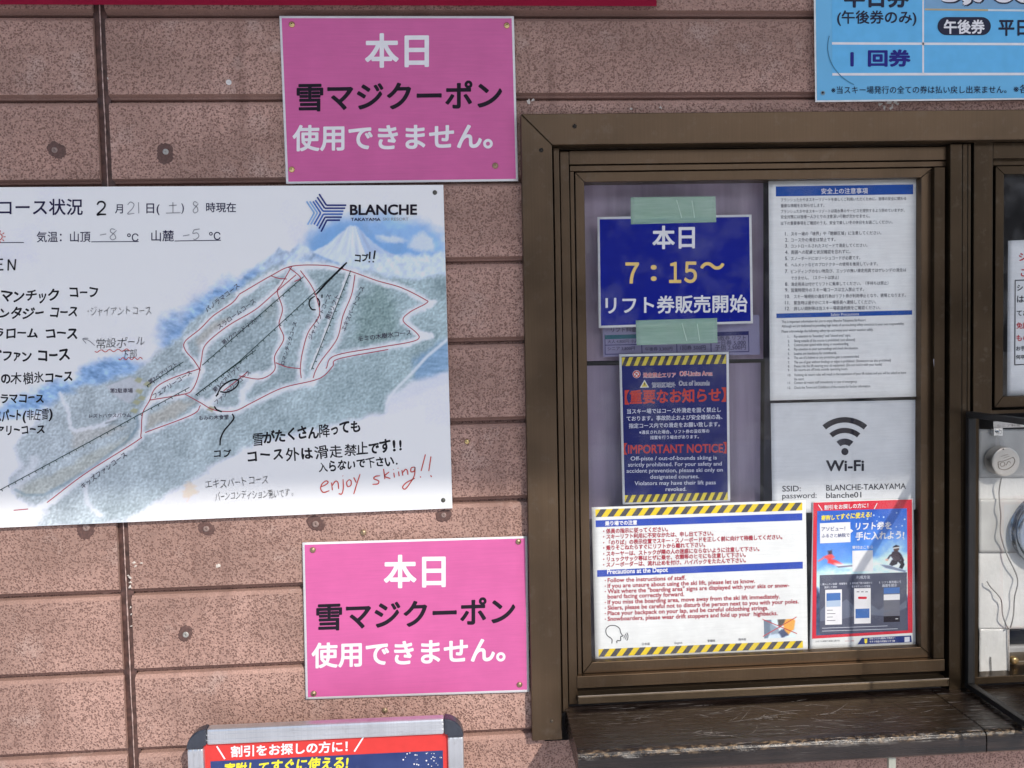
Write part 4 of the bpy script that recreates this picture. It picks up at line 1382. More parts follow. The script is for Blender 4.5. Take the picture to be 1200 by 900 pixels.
# ------------------------------------------------------------------ light blue price board
LBLUE = plain('light blue board', (0.105, 0.42, 0.70), 0.35, 0, 0.05, 12)
LB2 = ink('light blue cell', (0.135, 0.47, 0.79), 0.35)
DKT = ink('dark board lettering', (0.022, 0.024, 0.05), 0.4)
NVT = ink('navy board lettering', (0.022, 0.020, 0.21), 0.4)
pb = Sheet('price_board', [(951.0, -190), (1530, -190), (1530, 112.6), (955.4, 119.7)], -0.010, plain('board edge', (0.72, 0.73, 0.72), 0.5, 0, .1, 90),
           'light blue ticket price board with a white edge above the window', 'sign', thick=0.009)
pb.quad([(953.6, -190), (1530, -190), (1530, 110.9), (957.3, 117.6)], LBLUE, 'printed_ground', 1)
pb.quad([(974, -190), (1530, -190), (1530, 84), (975.5, 86)], LB2, 'printed_cell', 2)
for c in [[(975, 49.4), (1530, 51.6), (1530, 54.4), (975, 52.2)], [(975.4, 85.6), (1530, 84.6), (1530, 87.6), (975.4, 88.6)]]:
    pb.quad(c, K_WHITE, 'printed_line', 3)
pb.quad([(1080.8, -190), (1082.8, -190), (1082.8, 86), (1080.8, 86)], K_WHITE, 'printed_line', 3)
pb.text('半日券', 989, 1065.5, 8.2, DKT, 0, 1.0, 0.035, lift=4, res=4)
pb.text('(午後券のみ)', 981, 1074, 27.6, DKT, 0, 1.0, 0.018, lift=4, res=4, h=16.4)
pb.text('1', 996.5, 1006, 77, NVT, 0, 1.0, 0.045, lift=4, res=4, h=22, fit=False)
pb.text('回券', 1017, 1067.3, 77.5, NVT, 0, .80, 0.04, lift=4, res=4)
pb.text('※当スキー場発行の全ての券は払い戻し出来ません。', 974.3, 1179.5, 109.8, DKT, -.003, 1.06, 0.004, lift=4, res=3)
pb.text('※各種', 1188, 1216, 109.2, DKT, -.003, 1.0, 0.004, lift=4, res=3)
def pill(s_, x0, x1, y0, y1, mat, lift):
    r = (y1 - y0) / 2
    a = np.radians(np.linspace(90, 270, 14))
    p = [(x0 + r + r * math.cos(t), (y0 + y1) / 2 - r * math.sin(t)) for t in a] + [(x1 - r - r * math.cos(t), (y0 + y1) / 2 + r * math.sin(t)) for t in a]
    s_.poly(p[::-1], mat, 'printed_pill', lift)
pill(pb, 1098.7, 1161.2, 20, 41.2, DKT, 4)
pb.text('午後券', 1106, 1154, 39.2, K_WHITE, 0, 1.06, 0.03, lift=5, res=4)
pb.text('平日券', 1170, 1229, 41.6, DKT, 0, 1.05, 0.028, lift=4, res=4)
pb.quad([(1083.6, -60), (1530, -60), (1530, 12.5), (1083.8, 9.2)], ink('price cell', (0.22, 0.40, 0.60)), 'printed_cell', 3)
pb.quad([(1083.8, 9.8), (1158, 10.6), (1158, 13), (1083.8, 12)], ink('tan strip', (0.55, 0.45, 0.28)), 'printed_line', 4)
pb.quad([(1158, 10.6), (1530, 14.6), (1530, 17), (1158, 13)], ink('pale strip', (0.62, 0.70, 0.74)), 'printed_line', 4)
pb.text('3,700円', 1103, 1262, 4.0, DKT, .01, .62, 0.075, lift=4, res=5)
pb.text('3,700円', 1103, 1262, 3.2, K_WHITE, .01, .62, 0.045, lift=5, res=5)
a = np.radians(np.linspace(195, 118, 18))
pb.line(np.stack([1028 + 58 * np.cos(a) * 1.0, 55 + 50 * np.sin(a)], 1), 1.1, ink('scuff', (0.07, 0.22, 0.36)), 'scuff', 4)
pb.disc((964.4, 109), 2.6, ink('eyelet', (0.20, 0.28, 0.32)), 'eyelet', 4)
pb.disc((964.2, 108.6), 1.2, K_BLACK, 'eyelet', 5)
pb.flush()

# ================================================================== notices behind the left pane
YA, YB, YD = 0.0185, 0.0195, 0.0207
FW_ = paper('white notice', (0.74, 0.74, 0.76), 0.5, 0.2)
FWB = paper('bright white notice', (0.80, 0.80, 0.80), 0.5, 0.2)
# price list half hidden behind the blue notice
pl_ = Sheet('price_list', [(706, 374), (889.5, 369), (890.5, 415.6), (707, 418.2)], 0.030, plain('lavender list', (0.225, 0.205, 0.33), 0.5, 0, .05, 20), 'dim lavender price list half hidden behind the blue sales notice', 'sign')
TEAL = ink('teal band', (0.035, 0.12, 0.155))
NV2 = ink('navy band', (0.022, 0.022, 0.115))
LT = ink('dim list lettering', (0.075, 0.065, 0.13))
pl_.quad([(708.8, 392.8), (746, 391.7), (746, 396.5), (708.8, 397.6)], TEAL)
pl_.quad([(839, 389.2), (877, 388), (877, 392.6), (839, 393.8)], NV2)
for a, b_ in [((708.8, 392), (709.2, 415.2)), ((709.2, 415.2), (877.6, 412)), ((877, 388), (877.6, 412)), ((752, 404), (752.4, 414)), ((793, 402), (793.3, 413)), ((833, 395), (833.4, 412.5)), ((709, 404.5), (752, 403.6))]:
    pl_.line(np.array([a, b_]), 0.8, NV2)
for x, y, t, w in [(712, 402.5, '大人 4,800円 小人', 36), (712, 411, 'シニア 3,800円', 32), (756, 411.5, '午後券 3,300円', 32), (797, 410.5, '1回券 500円', 30), (838, 399, '回数券 リフト', 36), (838, 405, '一日券 5,000', 36), (838, 410.5, '子供 2,500円', 36), (716, 389.5, 'リフト料金', 30)]:
    pl_.text(t, x, x + w, y, LT, -.02, 1.0, 0.01, lift=2, res=2)
pl_.flush()

# 7:15 sales notice, taped
DB = paper('deep blue print', (0.006, 0.014, 0.27), 0.4, 0.4, 0.06)
YEL = ink('warm yellow', (0.86, 0.60, 0.20))
s = Sheet('notice', [(700, 254.3), (880.7, 251.4), (882.4, 378.9), (701.6, 384.4)], YB, FW_, 'deep blue notice with yellow numerals held by two green tapes', 'sign', wave=0.0006, seed=21, n=24)
s.inset(2.7, DB)
s.text('本日', 764.4, 814.4, 291.4, K_WHITE, -.012, 1.05, 0.026, lift=2, res=4)
s.text('７', 732.8, 748.9, 334.2, YEL, 0, 1, 0.022, lift=2, res=4, h=32)
s.text('：', 762.6, 769.6, 330.6, YEL, 0, 1.05, 0.03, lift=2, res=4, h=27)
s.text('１', 784, 798.4, 333.6, YEL, 0, 1, 0.022, lift=2, res=4, h=32)
s.text('５', 801.6, 816.8, 333.2, YEL, 0, 1, 0.022, lift=2, res=4, h=32)
s.text('〜', 820.5, 849, 325.5, YEL, -.03, 1, 0.026, lift=2, res=4)
s.text('リフト券販売開始', 709.5, 876, 367.9, K_WHITE, -.014, 1.02, 0.022, lift=2, res=4)
s.flush()
def tape_mat():
    m, t, b = nodes('green masking tape')
    n = noise(t, coords(t, (30, 30, 500)), 1, 3)
    t.links.new(ramp(t, [(0.3, (0.38, 0.62, 0.46)), (0.7, (0.52, 0.74, 0.58))], n), b.inputs['Base Color'])
    b.inputs['Roughness'].default_value = 0.45
    b.inputs['Alpha'].default_value = 0.42
    bump(t, b, noise(t, coords(t), 60, 3), 0.5, 0.001)
    return m
TAPE = tape_mat()
for c, lab in [([(738.9, 231.2), (838.5, 230), (839.4, 260.4), (739.3, 262.9)], 'pale green tape across the top edge of the deep blue notice'),
               ([(745, 375.4), (840.4, 372.6), (840.8, 402), (746, 404.6)], 'pale green tape across the bottom edge of the deep blue notice')]:
    t_ = Sheet('tape', c, YA + 0.0003, TAPE, lab, 'tape', thick=0.00005, wave=0.0003, seed=31, group='green tapes on the blue notice', n=16)
    for k in range(2):
        x = c[0][0] + 4 + 24 * k
        t_.line(np.array([(x + 50 - k * 6, c[0][1] + 3 + k), (x + 56 - k * 9, c[0][1] + 24)]), 0.7, ink('tape crease', (0.55, 0.68, 0.58)), 'crease', 1.5)
    t_.flush()

# off-limits warning
NB = paper('navy warning print', (0.010, 0.016, 0.14), 0.4, 0.2, 0.06)
SY, SK = ink('warning yellow', (0.62, 0.50, 0.06)), ink('warning black', (0.06, 0.055, 0.065))
RW = ink('warning red', (0.52, 0.045, 0.035))
RW2 = ink('red on white', (0.55, 0.07, 0.08))
wt_ = ink('soft white', (0.66, 0.67, 0.76))
s = Sheet('warning_poster', [(725.5, 415.1), (854, 412.2), (855.8, 587.4), (729.6, 591.2)], YD, FW_, 'navy off-limits warning poster with yellow and black striped bands', 'poster', wave=0.0004, seed=41)
s.inset(2.8, NB)
s.stripes([(728.6, 418.8), (850.8, 415.6), (851, 426.2), (728.8, 429)], SK, SY, 13, lift=2)
s.stripes([(732, 580.4), (852.6, 576.6), (852.8, 585.8), (732.2, 589)], SK, SY, 13, lift=2)
s.disc((746, 438.5), 4.6, K_WHITE, 'sign_symbol', 2)
s.ringarc((746, 438.5), 2.9, 4.2, 0, 360, RW, 'sign_symbol', 3)
s.line(np.array([(743.4, 436), (748.8, 441)]), 1.1, RW, 'sign_symbol', 3)
s.line(np.array([(744.4, 440.5), (746.5, 437), (748, 437.6)]), 0.9, K_BLACK, 'sign_symbol', 3)
s.poly([(755.3, 444.9), (760.6, 454), (750, 454.3)], K_WHITE, 'sign_symbol', 2)
s.poly([(755.3, 446.6), (759, 453.2), (751.6, 453.4)], SY, 'sign_symbol', 3)
s.line(np.array([(755.3, 448.6), (755.3, 451.4)]), 0.9, K_BLACK, 'sign_symbol', 4)
s.text('滑走禁止エリア', 753.4, 792.2, 442.6, K_WHITE, -.01, 1.12, 0.06, lift=2, res=3)
s.text('滑走禁止エリア', 753.6, 792, 442.4, RW2, -.01, 1.1, 0.015, lift=3, res=3)
s.text('Off-Limits Area', 796, 835.2, 440.4, K_WHITE, -.01, 1.0, 0.055, lift=2, h=7.4)
s.text('Off-Limits Area', 796, 835, 440.3, RW2, -.01, 1.0, 0.012, lift=3, h=7.3)
s.text('管理区域外', 763.4, 792, 454, K_WHITE, -.01, 1.12, 0.05, lift=2)
s.text('管理区域外', 763.4, 792, 453.9, ink('slate', (0.08, 0.09, 0.2)), -.01, 1.1, 0.008, lift=3)
s.text('Out of bounds', 795, 831.8, 451.6, K_WHITE, -.01, 1.0, 0.05, lift=2, h=7.4)
s.text('Out of bounds', 795, 831.6, 451.5, ink('slate', (0.08, 0.09, 0.2)), -.01, 1.0, 0.006, lift=3, h=7.3)
s.text('【重要なお知らせ】', 732, 851, 473.6, RW, -.028, 1.12, 0.03, lift=2, res=4)
for t, x0, x1, yb in [('当スキー場ではコース外滑走を固く禁止し', 734.8, 844.8, 485), ('ております。事故防止および安全確保の為、', 734.3, 846.6, 493.4), ('指定コース内での滑走をお願い致します。', 737, 843.6, 501.9)]:
    s.text(t, x0, x1, yb, wt_, -.02, 1.05, 0.014, lift=2)
s.text('※違反された場合、リフト券の没収等の', 749, 831.2, 508.8, wt_, -.02, 1.0, 0.014, lift=2)
s.text('措置を行う場合があります。', 761.9, 819, 514.9, wt_, -.02, 1.0, 0.014, lift=2)
s.text('【IMPORTANT NOTICE】', 731, 851.5, 532.5, RW, -.012, 1.22, 0.02, lift=2, res=3, h=14.0)
for t, x0, x1, yb in [('Off-piste / out-of-bounds skiing is', 739, 840, 539.6), ('strictly prohibited. For your safety and', 736, 845.8, 546.8), ('accident prevention, please ski only on', 734.3, 847, 554), ('designated courses.', 762, 819.2, 561),
                      ('Violators may have their lift pass', 743.7, 838.8, 568.6), ('revoked.', 780, 804.4, 575.4)]:
    s.text(t, x0, x1, yb, wt_, -.012, 1.0, 0.006, lift=2, h=6.6)
s.flush()

# safety sheet
BAR = ink('notice blue', (0.010, 0.075, 0.36), 0.45)
TX = ink('notice lettering', (0.06, 0.055, 0.08))
TX2 = ink('notice fine lettering', (0.09, 0.085, 0.11))
s = Sheet('safety_sheet', [(900.5, 212.2), (1078.2, 209.9), (1077.4, 464.6), (902.3, 469.4)], YB, paper('warm white notice', (0.88, 0.86, 0.85), 0.5, 0.2), 'tall white safety sheet with two blue title bars and numbered lines', 'sign', wave=0.0005, seed=51)
s.quad([(909.2, 218.5), (1070.2, 216.0), (1070.2, 227.6), (909.2, 230.2)], BAR)
s.text('安全上の注意事項', 962.4, 1017, 227.4, K_WHITE, -.01, 1.05, 0.012, lift=2)
for t, x0, x1, yb in [('ブランシュたかやまスキーリゾートを楽しくご利用いただくために、皆様の安全に関わる', 915, 1062, 236.4), ('重要な情報をお知らせします。', 915, 966, 243.2),
                      ('ブランシュたかやまスキーリゾートは高水準のサービスを提供するよう努めていますが、', 915, 1060, 250), ('安全対策には皆様一人ひとりの注意深い行動が欠かせません。', 915, 1019.5, 256.4),
                      ('以下の重要事項をご確認のうえ、安全で楽しい冬の休日をお過ごしください。', 915, 1046, 263.8)]:
    s.text(t, x0, x1, yb, TX, -.012, 1.2, 0.0, lift=2, res=2)
IT = [('1.', 'スキー場の「境界」や「閉鎖区域」に注意してください。', 1032.8, 276.4), ('2.', 'コース外の滑走は禁止です。', 979, 283.6), ('3.', 'コントロールされたスピードで滑走してください。', 1016.5, 290.6), ('4.', '周囲への配慮と状況確認を忘れずに。', 996.7, 298),
      ('5.', 'スノーボードにはリーシュコードが必要です。', 1008, 305.2), ('6.', 'ヘルメットなどのプロテクターの使用を推奨しています。', 1028.6, 312.6), ('7.', 'ビンディングのない物及び、エッジの無い滑走用具ではゲレンデの滑走は', 1062, 320.4),
      ('', 'できません。（スクートは禁止）', 983, 328), ('8.', '滑走用具は付けてリフトに乗車してください。（手持ちは禁止）', 1041, 335.4), ('9.', '営業時間外のスキー場コースは立入禁止です。', 1012.5, 342.4),
      ('10.', 'スキー場規則の違反行為はリフト券が利用停止となり、退場となります。', 1061.5, 349.8), ('11.', '緊急時は速やかにスキー場係員へ連絡してください。', 1026.5, 357.2), ('12.', '詳しい規則等は当スキー場索道約款をご確認ください。', 1031.7, 364)]
for num, t, x1, yb in IT:
    x0 = 930.4 if len(num) == 3 else 927
    if num:
        s.text(num, 920, 920 + (6.6 if len(num) == 3 else 3.6), yb - .4, TX, 0, 1, 0.0, lift=2, res=2, h=6.0, fit=False)
    s.text(t, x0, x1, yb, TX, -.014, 1.18, 0.0, lift=2, res=2)
s.quad([(909.8, 367.5), (1068.9, 363.5), (1068.9, 368.8), (910, 372.8)], BAR)
s.text('Safety Precautions', 973.5, 1006.5, 370.4, K_WHITE, -.024, 1.0, 0.004, lift=2, res=2, h=5.2)
for t, x1, yb in [('This is important information for you to enjoy Blanche Takayama Ski Resort.', 1015, 378.6), ('Although we are dedicated to providing high levels of service,being safety conscious is your own responsibility.', 1059.8, 383.8),
                  ('Please acknowledge the following safety tips and enjoy your winter vacation safely.', 1023.4, 389.9)]:
    s.text(t, 916, x1, yb, TX2, -.022, 1.0, 0.0, lift=2, res=2, h=4.4)
for num, t, x1, yb in [('1.', 'Pay attention to "boundary" and "closed area" signs.', 997, 395.7), ('2.', 'Skiing outside of the course is prohibited. (not allowed)', 1002, 401), ('3.', 'Control your speed while skiing or snowboarding.', 994.6, 405.7),
                       ('4.', 'Pay attention to your surroundings and check the situation.', 1005.8, 410.8), ('5.', 'Leashes are mandatory for snowboards.', 980.5, 415.9), ('6.', 'The use of a helmet or any protective gear is recommended.', 1006.9, 420.8),
                       ('7.', 'The use of gear without bindings or edges is prohibited. (Snowscoot use also prohibited)', 1044, 426), ('8.', 'Please ride the lift wearing your ski equipment. (Do not hold it with your hands)', 1033.5, 430.6),
                       ('9.', 'Ski resorts are off limits outside operating hours.', 993.6, 435), ('10.', 'Violating ski resort rules will result in the suspension of your lift tickets and you will be asked to leave', 1061.9, 440.9), ('', 'the resort.', 942.5, 445.8),
                       ('11.', 'Contact ski resort staff immediately in case of emergency.', 1004.6, 450), ('12.', 'Check the Terms and Conditions of the resorts for further information.', 1020.4, 455.8)]:
    if num:
        s.text(num, 923.2, 923.2 + (4 if len(num) == 3 else 2.4), yb + .1, TX2, 0, 1, 0, lift=2, res=2, h=4.0, fit=False)
    s.text(t, 930.6, x1, yb, TX2, -.022, 1.0, 0.0, lift=2, res=2, h=4.4)
s.flush()

# wireless notice
s = Sheet('wireless_notice', [(903, 472.6), (1077.4, 468.4), (1078.2, 597), (905, 602)], YD, FW_, 'white wireless network notice with black radio wave symbol', 'sign', wave=0.0004, seed=61)
IK = ink('soft black', (0.022, 0.02, 0.03))
c0 = (990.1, 529.2)
s.disc(c0, 4.2, IK, 'radio_wave_symbol', 2)
for r0, r1 in ((8.0, 15.2), (21.8, 27.8), (34.0, 40.4)):
    s.ringarc(c0, r0, r1, -90 - 40.5, -90 + 40.5, IK, 'radio_wave_symbol', 2)
s.text('Wi-Fi', 967.9, 1012.6, 551.9, IK, -.01, 1, 0.028, lift=2, h=17.6, res=4)
s.text('SSID:', 916.8, 938.4, 576, IK, -.02, 1, 0.004, lift=2, h=9.4)
s.text('BLANCHE-TAKAYAMA', 968.3, 1061.6, 574.9, IK, -.022, 1, 0.004, lift=2, h=9.6)
s.text('password:', 916.8, 956.9, 584.2, IK, -.02, 1, 0.0, lift=2, h=9.2)
s.text('blanche01', 968.3, 1009.4, 583.7, IK, -.022, 1, 0.004, lift=2, h=9.2)
s.flush()

# boarding rules sheet
SY2, SK2 = ink('bright warning yellow', (0.78, 0.57, 0.03)), ink('grey black', (0.085, 0.08, 0.09))
BAR2 = ink('royal blue', (0.028, 0.07, 0.42))
DR = ink('dark red lettering', (0.40, 0.03, 0.055))
s = Sheet('boarding_rules_sheet', [(693.3, 594.5), (944.3, 585.8), (946.7, 762.2), (697.5, 772.6)], YA, FWB, 'white boarding rules sheet with striped bands and dark red lines of writing', 'sign', wave=0.0006, seed=71, n=30)
s.stripes([(697.5, 597), (940.2, 588.8), (940.3, 598), (698, 606)], SK2, SY2, 17, lift=1)
s.stripes([(701.2, 760.8), (940.8, 750.8), (941, 759.2), (701.5, 769.8)], SK2, SY2, 17, lift=1)
s.quad([(698, 609.9), (940.2, 601.4), (940.2, 609.8), (698.2, 617.8)], BAR2)
s.quad([(699.8, 668.2), (940.8, 658.2), (940.8, 666.3), (699.8, 676.1)], BAR2)
s.text('乗り場での注意', 709, 746.6, 616, K_WHITE, -.034, 1.05, 0.035, lift=2)
s.text('Precautions at the Depot', 711.5, 782.8, 672.6, K_WHITE, -.036, 1, 0.026, lift=2, h=7.6)
for t, x1, yb in [('・係員の指示に従ってください。', 782.8, 625.4), ('・スキーリフト利用に不安なかたは、申し出て下さい。', 836, 631.9), ('・「のりば」の表示位置でスキー・スノーボードを正しく前に向けて待機してください。', 916.8, 638.8),
                  ('・乗りそこねたらすぐにリフトから離れて下さい。', 826.5, 645), ('・スキーヤーは、ストックが隣の人の迷惑にならないように注意して下さい。', 890, 651.9), ('・リュックサック等はヒザに乗せ、衣類等のヒモにも注意して下さい。', 874, 658.3), ('・スノーボーダーは、流れ止めを付け、ハイバックをたたんで下さい。', 874, 664.7)]:
    s.text(t, 706.8, x1, yb, DR, -.033, 1.14, 0.03, lift=2, res=2)
for b_, t, x1, yb in [(1, 'Follow the instructions of staff.', 803.6, 682.4), (1, 'If you are unsure about using the ski lift, please let us know.', 884.9, 688.9), (1, 'Wait where the "boarding area" signs are displayed with your skis or snow-', 925, 695.3), (0, 'board facing correctly forward.', 801.8, 701.5),
                      (1, 'If you miss the boarding area, move away from the ski lift immediately.', 914, 708), (1, 'Skiers, please be careful not to disturb the person next to you with your poles.', 936, 714.6), (1, 'Place your backpack on your lap, and be careful ofclothing strings.', 900.5, 721), (1, 'Snowboarders, please wear drift stoppers and fold up your  highbacks.', 911.4, 727.6)]:
    if b_:
        s.disc((709.3, yb - 2), 0.7, DR, 'lettering', 2, 8)
    s.text(t, 712, x1, yb, DR, -.034, 1, 0.022, lift=2, res=2, h=7.0)
# talking head
hd = smooth([(717, 754), (717, 749), (711.6, 744.6), (710, 740), (711, 736), (715, 733.2), (721, 733.2), (726, 736.4), (727.2, 741), (729.6, 745.2), (727.4, 746.2), (727.2, 750.6), (723.2, 750.8), (723, 753.6)], 6)
s.line(hd, 0.9, IK, 'talking_head_symbol', 2)
for r in (3.0, 5.2, 7.4):
    a = np.radians(np.linspace(-38, 38, 9))
    s.line(np.stack([728.6 + r * np.cos(a), 746 + r * np.sin(a)], 1), 0.8, IK, 'talking_head_symbol', 2)
for t, x, y in (('日本語', 752.4, 756.2), ('English', 790.6, 754.6), ('繁體版', 829.2, 752.4), ('簡体版', 865.4, 750.8)):
    s.text(t, x, x + 9, y, TX, -.03, 1, 0.0, lift=2, res=2)
def paint_inset(X, Y, u, v):
    img = np.empty(X.shape + (3,))
    img[:] = (178, 190, 206)
    img += ((fbm(X, Y, 6, 70) - .5) * 30)[..., None]
    img = lay(img, soft(X, Y, [(893, 726), (903, 724), (906, 735), (900, 748), (893, 748)], 1, 1, 71, 4), (92, 104, 120))
    img = lay(img, soft(X, Y, [(902, 730), (912, 736), (914, 742), (903, 744)], 1, 1, 72, 4), (120, 132, 146))
    img = lay(img, soft(X, Y, [(911, 724), (922, 722), (920, 730), (913, 736)], 1, 1, 73, 4), (70, 62, 60))
    img = lay(img, soft(X, Y, [(919, 728), (925, 722), (932, 726), (930, 738), (923, 744), (918, 740)], 1, 1, 74, 4), (206, 138, 58))
    img = lay(img, soft(X, Y, [(912, 740), (919, 737), (924, 744), (916, 748)], 1, 1, 75, 4), (58, 66, 92))
    return img
s.paint(paint_inset, 0.7, 'printed_picture', vcol_mat('small print'), region=[(895, 726.6), (932, 725), (932.4, 746.6), (895.6, 748.4)], lift=1)
XR_ = ink('red cross strokes', (0.55, 0.05, 0.06))
s.line(np.array([(893.5, 725.6), (934, 742.5)]), 0.9, XR_, 'red_cross', 3)
s.line(np.array([(894, 746), (933.5, 723)]), 0.9, XR_, 'red_cross', 3)
s.flush()

# discount poster behind the pane
PR = ink('poster red', (0.66, 0.03, 0.055), 0.4)
PNAV = ink('poster navy', (0.025, 0.045, 0.20), 0.4)
PYEL = ink('poster yellow', (0.86, 0.70, 0.06), 0.4)
SLATE = ink('poster slate', (0.095, 0.10, 0.15), 0.4)
SLATE_W = ink('poster slate ridge', (0.15, 0.165, 0.23), 0.4)
def snow_scene(X, Y, u, v, sc=1.0):
    """blue winter sky over a snow slope, dark hills below; u, v run 0..1 over the picture"""
    img = np.empty(X.shape + (3,))
    t = np.clip(v / .5, 0, 1)[..., None]
    img[:] = np.array((28, 74, 158)) * (1 - t) + np.array((96, 148, 212)) * t
    U_, V_ = u * 120, v * 165
    n = fbm(U_, V_, 18, 80)
    img += ((n - .5) * 40)[..., None]
    m = np.clip((v - (.40 + .05 * np.sin(u * 4 + 1) + .1 * (n - .5))) * 16, 0, 1)
    sn = np.array((178, 200, 228)) + ((fbm(U_, V_ * 2, 7, 81) - .5) * 70)[..., None]
    img = img * (1 - m[..., None]) + sn * m[..., None]
    m = np.clip((v - (.60 + .10 * np.abs(np.sin(u * 5.2)) + .06 * (fbm(U_, V_, 9, 82) - .5))) * 22, 0, 1)
    hl = np.array((48, 62, 92)) + ((fbm(U_, V_, 5, 83) - .5) * 60)[..., None]
    img = img * (1 - m[..., None]) + hl * m[..., None]
    # powder thrown up at right
    m = np.clip(1.2 - np.hypot((u - .86) / .20, (v - .36) / .16), 0, 1) * fbm(U_, V_, 8, 84)
    img = lay(img, np.clip(m, 0, 1), (206, 220, 238))
    R_ = np.random.RandomState(5)
    for _ in range(14):
        x, y = R_.uniform(.55, .98), R_.uniform(.03, .26)
        img = lay(img, np.clip(1.3 - np.hypot((u - x) * 120, (v - y) * 165) / R_.uniform(.6, 1.3), 0, 1) * .8, (235, 242, 250))
    # the skier in red
    def blob(p, c, w=.012):
        nonlocal img
        q = [(a, b * 1.37) for a, b in p]
        img = lay(img, soft(u, v * 1.37, q, w), c)
    blob([(.07, .37), (.16, .345), (.20, .38), (.13, .40)], (226, 70, 70))
    blob([(.13, .385), (.21, .40), (.29, .435), (.24, .45), (.12, .42)], (214, 48, 52))
    blob([(.12, .325), (.165, .32), (.17, .35), (.13, .352)], (60, 40, 54))
    blob([(.20, .43), (.46, .445), (.44, .47), (.24, .46)], (232, 238, 246), .03)
    blob([(.22, .452), (.44, .446), (.44, .455), (.24, .462)], (70, 56, 70))
    blob([(.01, .40), (.07, .375), (.08, .385), (.02, .408)], (226, 90, 80))
    # the boarder in black
    blob([(.70, .452), (.80, .462), (.985, .512), (.975, .524), (.76, .482)], (104, 112, 132), .006)
    blob([(.835, .352), (.885, .342), (.925, .365), (.945, .415), (.90, .432), (.845, .418), (.815, .385)], (52, 40, 50), .006)
    blob([(.895, .36), (.935, .375), (.965, .425), (.955, .447), (.935, .43)], (40, 30, 40), .006)
    blob([(.845, .365), (.815, .39), (.785, .42), (.77, .412), (.805, .375)], (58, 46, 54), .006)
    blob([(.83, .415), (.90, .428), (.885, .455), (.83, .468), (.80, .455)], (34, 28, 38), .006)
    blob([(.885, .425), (.95, .425), (.97, .46), (.945, .497), (.905, .485), (.925, .458)], (30, 25, 34), .006)
    blob([(.845, .312), (.875, .302), (.908, .312), (.912, .338), (.885, .352), (.85, .345)], (70, 52, 50), .006)
    blob([(.84, .312), (.875, .296), (.912, .306), (.914, .318), (.845, .324)], (24, 20, 28), .006)
    blob([(.845, .319), (.91, .314), (.912, .322), (.846, .328)], (214, 208, 206), .004)
    blob([(.755, .408), (.79, .408), (.79, .424), (.76, .424)], (190, 150, 130), .004)
    return img
def poster(s, lin_=None):
    pass
s = Sheet('discount_poster', [(952.4, 588), (1070.4, 584.2), (1073.2, 756.4), (948.8, 761.4)], YA, FWB, 'red bordered lift ticket discount poster with a skier and phone screens', 'poster', wave=0.0005, seed=81)
s.quad([(953.2, 589), (1068.8, 585.2), (1069.4, 741.6), (951.6, 748.6)], PR, 'printed_ground', 1)
s.paint(snow_scene, 0.6, 'printed_picture', vcol_mat('poster print', 0.4), region=[(957.6, 598.8), (1062.8, 595.6), (1064, 738.6), (956.4, 744.8)], lift=2)
s.text('割引をお探しの方に！', 966, 1017.5, 597.4, K_WHITE, -.05, 1.05, 0.022, lift=3)
s.line(np.array([(959, 591.4), (963.4, 598.2)]), 0.9, K_WHITE, 'lettering', 3)
s.line(np.array([(1028, 589.6), (1024.4, 596.4)]), 0.9, K_WHITE, 'lettering', 3)
s.text('寄附して', 962, 983.6, 610, PYEL, -.06, 1.15, 0.035, shear=.12, lift=3)
s.text('すぐに使える!', 984.4, 1021, 608.6, PYEL, -.07, 1.2, 0.035, shear=.12, lift=3)
s.poly([(960.8, 613.2), (996.4, 611.8), (996.5, 619.6), (1000, 622), (996.6, 625), (996.7, 635.2), (961, 636.8)], K_WHITE, 'speech_bubble', 3)
s.text('アソビュー！', 962.8, 990.5, 622.6, PNAV, -.03, 1.05, 0.008, lift=4)
s.text('ふるさと納税で', 962.8, 995.6, 630.2, PNAV, -.03, 1.05, 0.008, lift=4)
s.text('リフト券を', 1002.4, 1044.2, 621.2, K_WHITE, -.03, 1.08, 0.03, shear=.08, lift=3)
s.text('手に入れよう!', 1002.4, 1059.2, 633, K_WHITE, -.03, 1.1, 0.03, shear=.08, lift=3)
s.text('寄付はこちら', 998.8, 1023, 643.4, K_WHITE, -.02, 1.0, 0.012, lift=3)
s.quad([(998.8, 645.4), (1022.8, 644.8), (1023, 669), (999, 669.9)], K_WHITE, 'white_panel', 3)
s.quad([(960.6, 674), (1062.8, 670.6), (1062.6, 738.4), (960.4, 743)], SLATE, 'slate_panel', 3)
s.poly([(961.2, 716), (970, 706), (979, 711), (992, 702), (1003, 712), (1016, 705), (1030, 715), (1044, 704), (1055, 709), (1062.4, 703), (1062.5, 712), (1040, 722), (1010, 720), (985, 726), (961, 728)], SLATE_W, 'slate_ridge', 3.5)
s.text('利用方法', 1003.5, 1019.5, 678.4, wt_, -.02, 1, 0.01, lift=4)
for x, y, t, w in [(961.8, 686, '1. 購入したい金額・券種等を', 31), (966, 689.6, '選択して寄附', 15), (996, 684.8, '2. 寄附完了後の画面から', 26), (998, 688.6, '電子チケットを受取', 22), (1030, 684, '3. リフト券売場にて', 26), (1034, 688, '画面を提示', 17)]:
    s.text(t, x, x + w, y, wt_, -.03, 1.1, 0.01, lift=4, res=2)
